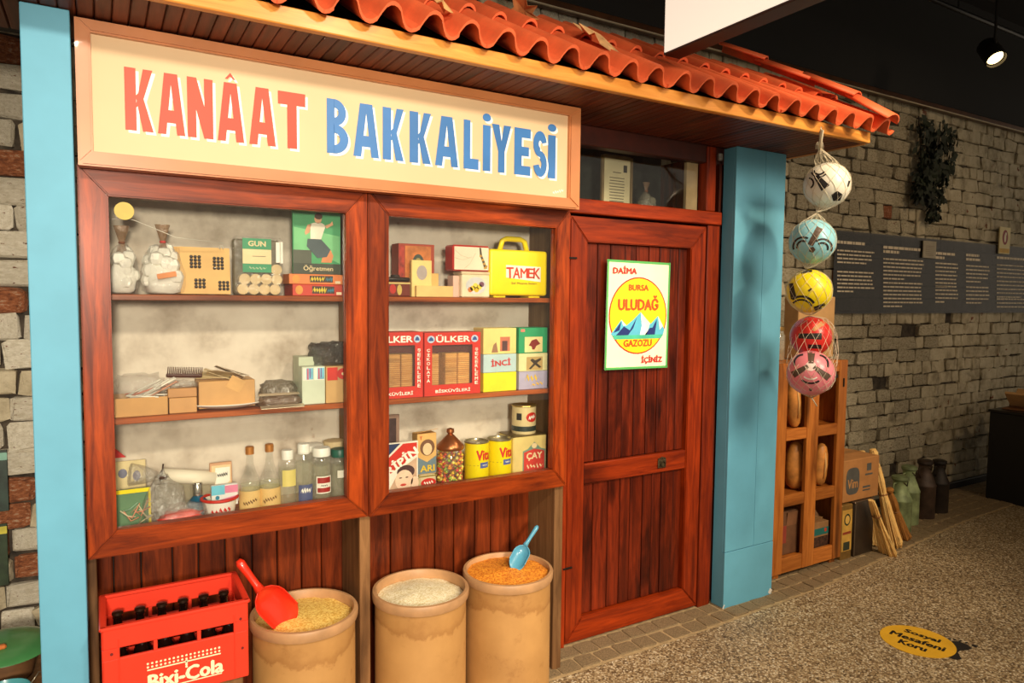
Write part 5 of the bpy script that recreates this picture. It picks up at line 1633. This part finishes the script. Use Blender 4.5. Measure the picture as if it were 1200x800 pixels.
# framed mesh net bag, postcard, cone bag, red bag, red flag
t, W, H2, D = carton('yellow_framed_board', 'small board with bright yellow edging and green mesh near the window corner', 134, 177, 573, Z3, -.05, .010, (96, 132, 96), 'board')
dec(t, YEL, 0, .90, 1, 1, W, H2, D, 'edging', 1); dec(t, YEL, .93, 0, 1, .9, W, H2, D, 'edging', 1)
for k in range(10):
    x0 = R.uniform(-.45, .2) * W
    tube('cord', M(R.choice([(226, 214, 180), (206, 196, 160), (222, 150, 120), (150, 190, 160)]), .5), t, [(x0, -.010, R.uniform(.05, .5) * H2), (x0 + W * .2, -.014, R.uniform(.2, .7) * H2), (x0 + W * .42, -.010, R.uniform(.2, .8) * H2)], .002, 4)
t, W, H2, D = carton('postcard', 'cream postcard with a grey motif leaning at the window corner', 132, 171, 540, Z3, .04, .006, (228, 208, 156), 'card')
dpoly(t, M((130, 130, 150), .6), ell(.3, .80, .14, .08, 10), W, H2, D, 1); dpoly(t, M((130, 126, 150), .6), ell(.72, .74, .12, .09, 10), W, H2, D, 1); dec(t, M((226, 150, 110), .6), .02, .35, .2, .5, W, H2, D)
cn = thing('clear_cone_bag', 'clear cone shaped bag gathered at the top beside the yellow edged board', 'bag', (at(192, 605, -.05).x, -.045, Z3 + .0006))
Hc = at(190, 549, -.05).z - Z3
blob('bag_film', HAZY, cn, (.125, .08, Hc), (0, 0, 0), .15, 2.6, 31, .3, 3, neck=.88)
lathe('tie', M((70, 44, 34), .6), cn, [(.010, Hc * .8), (.014, Hc * .83), (.010, Hc * .86)], (0, 0, 0), 10)
rb = thing('red_packet', 'crinkled red plastic packet lying at the front of the window', 'packet', (at(212, 603, -.09).x, -.085, Z3 + .0006))
blob('packet_body', M((214, 60, 44), .3, var=.2, vs=25, coat=.3), rb, (.125, .045, .048), (0, 0, 0), .25, 3.2, 33); blob('clear_wrap', CLEAR, rb, (.15, .05, .07), (.0, .004, 0), .2, 3, 34)
rf = thing('red_pennant', 'small red triangular pennant at the window corner', 'pennant', (at(136, 537, .05).x, .055, at(136, 537, .05).z))
prism('pennant_cloth', [[(-.03, 0), (.028, 0), (-.005, .034), (-.03, .05)]], .002, M((196, 36, 40), .6), rf); tube('pennant_stick', M((140, 100, 60), .6), rf, [(-.029, .001, .05), (-.029, .001, Z3 - rf.location.z + .001)], .002, 5)

# ---- right window, top shelf
t, W, H, D = carton('ornate_book_box', 'red and gold ornate box standing on the top shelf', 467, 509, 286, Z1, -.02, .07, (158, 58, 34))
dec(t, M((196, 112, 50), .5, var=.2, vs=40), .18, .06, .90, .96, W, H, D); dec(t, M((170, 50, 34), .5, var=.3, vs=50), .0, .03, .15, .97, W, H, D); dpoly(t, M((60, 70, 60), .5), ell(.54, .64, .16, .17, 18), W, H, D, 1); dpoly(t, M((150, 140, 80), .5), ell(.54, .64, .09, .10, 14), W, H, D, 2)
t, W, H, D = carton('cream_box', 'low cream box at the front of the top shelf', 488, 531, 335, Z1, -.075, .035, (226, 190, 120))
zz = Z1
t, W, H, D = carton('soap_pack', 'cream soap pack in the middle row of the top shelf', 481, 514, 320, Z1, -.037, .015, (222, 180, 104))
t, W, H, D = carton('soap_card', 'small yellow card with a purple seal in front of the ornate box', 482.5, 506, 305, Z1 + .0, -.058, .018, (240, 206, 130), 'card')
dpoly(t, M((180, 166, 160), .5), ell(.5, .66, .26, .2, 16), W, H, D, 1)
t, W, H, D = carton('small_tin', 'small dark red and gold tin at the left end of the top shelf', 452, 481, 330, Z1, -.08, .06, (110, 40, 26), 'tin', 0, .004, 'tin_body', .35)
dpoly(t, M((190, 44, 34), .4), ell(.28, .5, .13, .32, 12), W, H, D, 1); dpoly(t, M((206, 176, 90), .4), ell(.55, .45, .1, .36, 10), W, H, D, 1); dec(t, M((206, 180, 110), .4), 0, .84, 1, .95, W, H, D)
box('lid', M((44, 34, 30), .35, .2), t, (0, 0, H + .008), (W * 1.0, D * 1.0, .016), .006, seg=2)
lathe('lid_knob', M((44, 34, 30), .35), t, [(.02, H + .014), (.016, H + .024), (0, H + .026)], (0, 0, 0), 14)
t, W, H, D = carton('lemon_tin', 'cream tin with yellow fruit picture under the red blossom tin', 541, 574, 322, Z1, -.08, .075, (232, 216, 182), 'tin', 0, .004, 'tin_body', .35)
dpoly(t, M((206, 206, 206), .4), ell(.5, .52, .36, .38, 18), W, H, D, 0); 
for u, v, c_ in ((.38, .40, (240, 200, 50)), (.52, .34, (236, 190, 40)), (.62, .46, (244, 214, 70)), (.70, .58, (120, 70, 90)), (.48, .52, (250, 220, 90)), (.3, .34, (200, 120, 60))):
    dpoly(t, M(c_, .4), ell(u, v, .09, .12, 10), W, H, D, 1)
box('lid', M((226, 206, 168), .35, .1), t, (0, 0, H + .006), (W * 1.02, D * 1.02, .012), .003)
zz = Z1 + H + .013
t, W, H, D = carton('blossom_tin', 'red rimmed tin with a blossom branch on a cream front', 531, 574, 287.5, zz, -.08, .075, (188, 48, 40), 'tin', 0, .006, 'tin_body', .3)
dec(t, M((232, 218, 190), .4, var=.06), .03, .05, .96, .93, W, H, D)
dpoly(t, M((70, 56, 40), .5), [(.70, .92), (.75, .92), (.78, .62), (.86, .36), (.92, .12), (.84, .12), (.79, .36), (.72, .6)], W, H, D, 1)
for u, v in ((.74, .6), (.8, .45), (.84, .3), (.9, .2), (.86, .14)): dpoly(t, M((196, 150, 60), .5), ell(u, v, .035, .05, 8), W, H, D, 2)
for pts in ([(.05, .8), (.2, .6), (.4, .52)], [(.05, .5), (.25, .42), (.5, .55)], [(.3, .1), (.45, .3), (.6, .7)]): 
    tube('crackle_line', M((190, 168, 140), .5), t, [(u * W - W / 2, -D / 2 - .001, v * H) for u, v in pts], .0006, 3)
t2_, W2, H2, D2 = carton('pink_packet', 'pale pink flower packet beside the lemon tin', 531, 541, 323, Z1, -.055, .05, (226, 186, 168), 'packet')
# yellow lunch case
t, W, H = goods('lunch_case', 'bright yellow plastic lunch case with red and white lettering', 'case', 574, 642, 293, Z1, -.085, .10)
D = .10
box('case_body', YEL, t, (0, 0, H / 2 + .004), (W, D, H - .008), .012, seg=3)
box('case_seam', M((226, 196, 10), .4), t, (0, 0, H / 2 + .004), (W + .002, .006, H - .012), .003)
hx = W * .24
tube('handle', YEL, t, [(-hx, 0, H - .006), (-hx * .80, 0, H + .038), (-hx * .5, 0, H + .046), (hx * .5, 0, H + .046), (hx * .80, 0, H + .038), (hx, 0, H - .006)], .011, 10)
for xx in (-.30, .30): box('foot', YEL, t, (xx * W, 0, .004), (W * .2, D * .7, .008), .002)
kx = dict(W=W, H=H, D=D)
wy = M((250, 244, 226), .4)
dpoly(t, wy, [(.27, .42), (.87, .34), (.87, .66), (.27, .68)], W, H, D, 0, 'lettering_ground')
for k_, (ch, u, hh) in enumerate(zip('TAMEK', (.335, .45, .575, .695, .80), (.22, .22, .20, .20, .22))): dtx(t, ch, u, .52, .115, hh, W, H, D, M((206, 56, 30), .4), .03, R.uniform(-.06, .06))
dtx(t, 'Saf Meyva Suları', .58, .30, .44, .055, W, H, D, M((120, 84, 20), .5), .02)

# ---- right window, middle shelf
def biscuit(label, x0, x1, lw=True):
    t, W, H = goods('biscuit_box', label, 'box', x0, x1, 389.5, Z2, -.085, .10); D = .10
    y = -D / 2
    wl, wr, wb, wt = .13, .85, .17, .80
    box('front_side', REDC, t, ((wl / 2 - .5) * W, y + .001, H / 2), (wl * W, .003, H), 0); box('front_side', REDC, t, (((1 + wr) / 2 - .5) * W, y + .001, H / 2), ((1 - wr) * W, .003, H), 0)
    box('front_top', REDC, t, (((wl + wr) / 2 - .5) * W, y + .001, (1 + wt) / 2 * H), ((wr - wl) * W, .003, (1 - wt) * H), 0); box('front_bottom', REDC, t, (((wl + wr) / 2 - .5) * W, y + .001, wb / 2 * H), ((wr - wl) * W, .003, wb * H), 0)
    for sx in (-1, 1): box('side_wall', REDC, t, (sx * (W / 2 - .001), 0, H / 2), (.003, D, H), 0)
    box('box_back', M((120, 34, 26), .6), t, (0, D / 2 - .002, H / 2), (W, .003, H), 0); box('box_top', REDC, t, (0, 0, H - .0015), (W, D, .003), 0); box('box_bottom', REDC, t, (0, 0, .0015), (W, D, .003), 0)
    for k in range(3):
        bw = (wr - wl) * W / 3.3
        bs_ = box('biscuit_stack', WOOD((190, 126, 56), (232, 178, 100), 'x', .7, 0, 0, 3), t, ((wl - .5) * W + bw * (.65 + k * 1.05) - (.3 * bw if k == 0 else 0), .0, .30 * H + .05 * H), (bw * (.98 if k else .7), D * .7, .62 * H), .003)
        multi('biscuit_edges', [([(-bw * .5, -D * .352, z), (bw * .5, -D * .352, z), (bw * .5, -D * .352, z + .0016), (-bw * .5, -D * .352, z + .0016)], [(0, 1, 2, 3)]) for z in [-.28 * H + j * .0075 for j in range(int(.56 * H / .0075))]] if k else
              [([(-bw * .35, -D * .352, z), (bw * .35, -D * .352, z), (bw * .35, -D * .352, z + .0016), (-bw * .35, -D * .352, z + .0016)], [(0, 1, 2, 3)]) for z in [-.28 * H + j * .0075 for j in range(int(.56 * H / .0075))]], M((150, 92, 36), .7), bs_, smooth=False)
    box('clear_window', PANE, t, (((wl + wr) / 2 - .5) * W, y + .004, (wb + wt) / 2 * H), ((wr - wl) * W, .001, (wt - wb) * H), 0)
    kx = dict(W=W, H=H, D=D)
    dtx(t, 'ÜLKER', .50, .905, .60, .115, W, H, D, wy, .05)
    for u in (.11, .89):
        dpoly(t, M((190, 206, 226), .5), ell(u, .895, .065, .058, 16), W, H, D, 1); dpoly(t, M((50, 84, 150), .5), [(u - .045, .87), (u + .045, .87), (u + .03, .91), (u, .935), (u - .03, .91)], W, H, D, 2)
    dtx(t, 'BİSKÜVİLERİ', .50, .075, .62, .06, W, H, D, wy, .04)
    for s_, u in (('ÇİKOLATA', .065), ('ŞEKERLEME', .925)):
        for k, ch in enumerate(s_):
            dtx(t, ch, u, .72 - k * .068, .055, .05, W, H, D, wy, .03)
    return t


biscuit('red biscuit box with a clear window, partly hidden by the window frame', 432, 495.5)
biscuit('red biscuit box with a clear window, beside the stacked small cartons', 497.5, 563)
stk = (('cream carton with a couple picture, top of the stack beside the biscuits', 566.5, 605, 384.5, 415, (236, 214, 132)), ('pale blue carton with red lettering in the stack beside the biscuits', 566.5, 605, 415, 436.5, (186, 212, 214)), ('lemon yellow carton at the bottom of the stack beside the biscuits', 566.5, 605, 436.5, 458, (240, 226, 40)),
       ('green carton with a dark red bird picture, top of the corner stack', 608, 641.5, 384, 414, (40, 158, 104)), ('pale yellow carton with a running figure in the corner stack', 608, 641.5, 414, 435, (222, 216, 160)), ('lilac carton with yellow lettering at the bottom of the corner stack', 608, 641.5, 435, 455.5, (176, 170, 196)))
base_ = Z2
for si in (2, 1, 0, 5, 4, 3):
    lab, x0, x1, yt, yb, c_ = stk[si]
    if si in (2, 5): base_ = Z2
    t, W, H, D = carton('small_carton', lab, x0, x1, yt, base_, -.085, .085, c_)
    base_ += H + .0012
    if si == 0: dec(t, M((206, 120, 90), .5), .50, .1, .80, .66, W, H, D); dec(t, M((90, 60, 60), .5), .56, .12, .72, .5, W, H, D, 'print', 1); dpoly(t, M((150, 110, 80), .5), [(.24, .06), (.44, .06), (.38, .46), (.30, .36)], W, H, D)
    if si == 1: dtx(t, 'İNCİ', .52, .56, .58, .40, W, H, D, M((206, 60, 60), .5), .05, .05)
    if si == 3: dec(t, M((236, 216, 150), .5), .2, .04, .82, .64, W, H, D); dpoly(t, M((130, 36, 32), .5), [(.34, .3), (.44, .5), (.6, .56), (.74, .36), (.6, .28), (.54, .14), (.46, .14), (.44, .26)], W, H, D, 1); dec(t, M((226, 140, 120), .5), .06, .84, .2, .95, W, H, D)
    if si == 4: dec(t, M((190, 160, 100), .5), .26, .06, .82, .80, W, H, D); dpoly(t, M((60, 50, 40), .5), [(.34, .14), (.5, .42), (.38, .62), (.46, .7), (.56, .6), (.74, .72), (.78, .64), (.62, .44), (.78, .2), (.7, .16), (.56, .34), (.4, .1)], W, H, D, 1)
    if si == 5: dscr(t, .44, .64, .46, .36, W, H, D, M((240, 200, 70), .5), 0, 2, 7); dscr(t, .64, .28, .46, .20, W, H, D, M((240, 190, 50), .5), .1, 2, 7)

# ---- right window, bottom
t, W, H, D = carton('pill_card', 'white framed card with a red diagonal band and a smiling face', 437, 490, 519, Z3, -.09, .012, (240, 232, 214), 'card')
dpoly(t, M((44, 58, 96), .5), [(.03, .98), (.60, .98), (.03, .52)], W, H, D, 0); dpoly(t, REDC, [(.03, .48), (.03, .22), (.97, .74), (.97, .97), (.66, .97)], W, H, D, 0)
dtx(t, 'GRİPİN', .52, .60, 1.0, .21, W, H, D, wy, .06, .57)
dpoly(t, M((206, 170, 140), .6), [(.3, .03), (.97, .03), (.97, .68), (.6, .48)], W, H, D, 0); dpoly(t, M((80, 50, 50), .6), ell(.72, .42, .20, .13, 16), W, H, D, 1); dpoly(t, M((240, 206, 176), .6), ell(.68, .26, .20, .20, 18), W, H, D, 2); dpoly(t, M((190, 60, 50), .6), ell(.66, .17, .07, .025, 10), W, H, D, 3); dpoly(t, M((240, 206, 176), .6), ell(.92, .18, .09, .13, 12), W, H, D, 2)
for u in (.60, .74): dpoly(t, M((70, 44, 40), .6), ell(u, .31, .035, .012, 8), W, H, D, 3)
t, W, H, D = carton('photo_card', 'dark old photograph card standing behind the white framed card', 449, 468, 486, Z3, .0, .006, (150, 120, 104), 'card')
dec(t, M((70, 50, 50), .5, var=.3, vs=40), .05, .3, .8, .95, W, H, D); dpoly(t, M((226, 210, 196), .5), [(.3, .3), (.7, .3), (.5, .5)], W, H, D, 1)
t, W, H, D = carton('small_tin', 'short round edged tin with a red oval under the yellow and blue carton', 491, 512, 556, Z3, -.085, .055, (206, 190, 150), 'tin', 0, .008, 'tin_body', .35)
dpoly(t, M((206, 50, 44), .4), ell(.52, .46, .42, .30, 18), W, H, D, 1); dscr(t, .52, .46, .6, .26, W, H, D, wy, .1, 2, 9); dec(t, M((150, 130, 60), .4), .0, .86, 1, .95, W, H, D)
zz = Z3 + H + .001
t, W, H, D = carton('starch_box', 'tall cream and blue carton with a round picture, flap open', 489, 511.5, 508, zz, -.083, .05, (222, 176, 106))
dpoly(t, M((110, 130, 140), .5), [(.02, .02), (.98, .02), (.98, .44), (.5, .30), (.02, .44)], W, H, D, 0); dpoly(t, M((120, 84, 60), .5), ell(.52, .66, .38, .20, 18), W, H, D, 0); dpoly(t, M((240, 206, 160), .5), ell(.52, .62, .24, .15, 14), W, H, D, 1)
dtx(t, 'ARI', .52, .15, .72, .15, W, H, D, M((240, 200, 50), .5), .05); dtx(t, 'T', .18, .90, .12, .08, W, H, D, REDC, .03)
box('flap', M((206, 150, 84), .6), t, (.0, -.01, H + .006), (W * 1.1, D * .9, .0015), 0, (-.25, -.12, 0))
a = at(527.5, 565, -.045)
j_ = thing('sweet_jar', 'glass jar of coloured sweets with a copper domed lid', 'jar', (a.x, -.045, Z3 + .0006)); r_ = 15.3 * (a - CAM).dot(cf) / FPX; Hj = at(527, 524, -.045).z - Z3
lathe('jar_glass', BG, j_, [(0, 0), (r_ * .95, 0), (r_, .005), (r_, Hj - .004), (r_ * .94, Hj)], (0, 0, 0), 28)
CU = M((176, 108, 66), .3, .75, var=.12, vs=12, key='copper')
Hl = at(527, 501, -.045).z - Z3 - Hj
lathe('copper_lid', CU, j_, [(r_ * 1.02, Hj - .006), (r_ * 1.06, Hj), (r_ * 1.04, Hj + Hl * .12), (r_ * .6, Hj + Hl * .42), (r_ * .3, Hj + Hl * .62), (r_ * .18, Hj + Hl * .68), (r_ * .30, Hj + Hl * .78), (r_ * .28, Hj + Hl * .94), (0, Hj + Hl)], (0, 0, 0), 28)
q = random.Random(3); cols = [(240, 196, 40), (222, 70, 40), (240, 150, 40), (246, 226, 110), (206, 60, 70), (150, 180, 60)]
g = {c_: [] for c_ in cols}
for k in range(300):
    a_ = q.uniform(0, 6.28); rr = r_ * q.uniform(.72, .92); z = q.uniform(.013, Hj * .86); c0 = Vector((rr * math.cos(a_), rr * math.sin(a_), z)); s_ = q.uniform(.006, .010)
    vs = [c0 + Vector(v) * s_ for v in ((1, 0, 0), (-1, 0, 0), (0, 1, 0), (0, -1, 0), (0, 0, 1), (0, 0, -1))]
    g[q.choice(cols)].append((vs, [(0, 2, 4), (2, 1, 4), (1, 3, 4), (3, 0, 4), (2, 0, 5), (1, 2, 5), (3, 1, 5), (0, 3, 5)]))
for c_ in cols: multi('sweets', g[c_], M(c_, .35, var=.1), j_)['kind'] = 'stuff'
for x, yt, Yc, lab in ((558.5, 516, -.05, 'yellow oil can with red lettering beside the sweet jar'), (585, 513, -.04, 'yellow oil can with red lettering beside the tea tin')):
    c_ = at(x, 540, Yc); r_ = 14.3 * (c_ - CAM).dot(cf) / FPX; H = at(x, yt, Yc).z - Z3
    t = thing('oil_can', lab, 'can', (c_.x, Yc, Z3 + .0006))
    lathe('can_body', M((246, 224, 24), .35, .1, var=.02), t, [(0, 0), (r_ * .97, 0), (r_, .004), (r_, H - .004)], (0, 0, 0), 30)
    lathe('can_rim', M((170, 160, 130), .3, .8), t, [(r_ * 1.0, H - .006), (r_ * 1.03, H - .003), (r_ * 1.02, H), (r_ * .95, H - .001), (r_ * .93, H - .006), (0, H - .006)], (0, 0, 0), 30)

    def wrap(name, poly, mat, kk):
        vs = [((r_ * kk) * math.cos(u), (r_ * kk) * math.sin(u), v * H) for u, v in poly]
        ob(name, pyd(vs, [tuple(range(len(vs)))], mat), t)

    def wraptext(s, a0, a1, z0, z1, mat, bold=.05):
        v2, fs2, asp = textmesh(s, bold)
        vv, ff = [], []
        for k_, (ox, oz) in enumerate(((0, 0), (.04, 0), (-.04, 0), (0, .012), (0, -.012))):
            rr_ = r_ * (1.012 + .002 * k_); o_ = len(vv); am = (a0 + a1) / 2 + ox
            vv += [(rr_ * math.cos(am + x_ * (a1 - a0)), rr_ * math.sin(am + x_ * (a1 - a0)), ((z0 + z1) / 2 + y_ * (z1 - z0) + oz) * H) for x_, y_ in v2]
            ff += [tuple(i + o_ for i in q_) for q_ in fs2]
        ob('lettering', pyd(vv, ff, mat), t)
    wraptext('Vita', -2.05, -.75, .56, .80, REDC)
    vs = []
    for k in range(9):
        a_ = -2.9 + 2.6 * k / 8
        vs += [(r_ * 1.004 * math.cos(a_), r_ * 1.004 * math.sin(a_), .42 * H), (r_ * 1.004 * math.cos(a_), r_ * 1.004 * math.sin(a_), .435 * H)]
    ob('stripe', pyd(vs, [(2 * k, 2 * k + 2, 2 * k + 3, 2 * k + 1) for k in range(8)], M((120, 110, 60), .4)), t)
    vs = []
    for k in range(7):
        a_ = -1.75 + .85 * k / 6
        vs += [(r_ * 1.008 * math.cos(a_), r_ * 1.008 * math.sin(a_), .36 * H), (r_ * 1.008 * math.cos(a_), r_ * 1.008 * math.sin(a_), .50 * H)]
    ob('badge', pyd(vs, [(2 * k, 2 * k + 2, 2 * k + 3, 2 * k + 1) for k in range(6)], M((84, 100, 160), .4)), t)
    scrib(t, (0, 0, .43 * H), r_ * .55, .008, wy, 0, 9, (r_ * 1.012, -1.32))
t, W, H, D = carton('tea_tin', 'square cream tea tin with a red label and white lettering', 601.5, 640.5, 511, Z3, -.075, .12, (222, 200, 128), 'tin', 0, .004, 'tin_body', .4)
dpoly(t, M((120, 150, 130), .5), [(.28, .0), (.28, .62), (.42, .66), (.62, .84), (.82, .66), (.96, .62), (.96, .0)], W, H, D, 0); dpoly(t, M((206, 66, 56), .5), [(.31, .0), (.31, .58), (.45, .62), (.62, .66), (.80, .62), (.93, .58), (.93, .0)], W, H, D, 1)
dtx(t, 'ÇAY', .62, .46, .46, .20, W, H, D, CREAM, .05); dscr(t, .62, .20, .52, .11, W, H, D, CREAM); dpoly(t, CREAM, ell(.62, .74, .08, .07, 12), W, H, D, 1); dec(t, CREAM, .5, .05, .74, .08, W, H, D, 'print', 3)
box('lid', M((120, 100, 60), .35, .6), t, (0, 0, H + .002), (W * 1.0, D * 1.0, .004), .001)
zz = Z3 + H + .0045
a = at(615, 495, -.02); r_ = 14.3 * (a - CAM).dot(cf) / FPX; H = at(615, 474, -.02).z - zz
t = thing('round_can', 'cream round can with a red oval and dark band on the tea tin', 'can', (a.x, -.012, zz + .0004))
lathe('can_body', M((232, 212, 158), .35, .1, var=.04), t, [(0, 0), (r_ * .97, 0), (r_, .004), (r_, H - .002)], (0, 0, 0), 30)
lathe('can_rim', M((206, 176, 96), .3, .8), t, [(r_, H - .006), (r_ * 1.03, H - .003), (r_ * 1.01, H), (r_ * .94, H - .003), (0, H - .004)], (0, 0, 0), 30)
lathe('dark_band', M((52, 62, 56), .4), t, [(r_ * 1.003, H * .10), (r_ * 1.006, H * .10), (r_ * 1.006, H * .28), (r_ * 1.003, H * .28)], (0, 0, 0), 30)
vs = []
for k in range(13):
    q_ = -.999 + 1.998 * k / 12; a_ = -1.4 + .55 * q_; hz = .17 * math.sqrt(max(.0, 1 - q_ * q_))
    vs += [(r_ * 1.012 * math.cos(a_), r_ * 1.012 * math.sin(a_), H * (.60 - hz)), (r_ * 1.012 * math.cos(a_), r_ * 1.012 * math.sin(a_), H * (.60 + hz))]
ob('red_oval', pyd(vs, [(2 * k, 2 * k + 2, 2 * k + 3, 2 * k + 1) for k in range(12)], M((206, 44, 36), .4)), t)
scrib(t, (0, 0, H * .60), r_ * .7, H * .15, wy, .1, 9, (r_ * 1.03, -1.4))
vs = []
for k in range(5):
    a_ = -2.75 + .45 * k / 4; vs += [(r_ * 1.006 * math.cos(a_), r_ * 1.006 * math.sin(a_), .5 * H), (r_ * 1.006 * math.cos(a_), r_ * 1.006 * math.sin(a_), .74 * H)]
ob('dark_patch', pyd(vs, [(2 * k, 2 * k + 2, 2 * k + 3, 2 * k + 1) for k in range(4)], M((50, 48, 44), .5)), t)
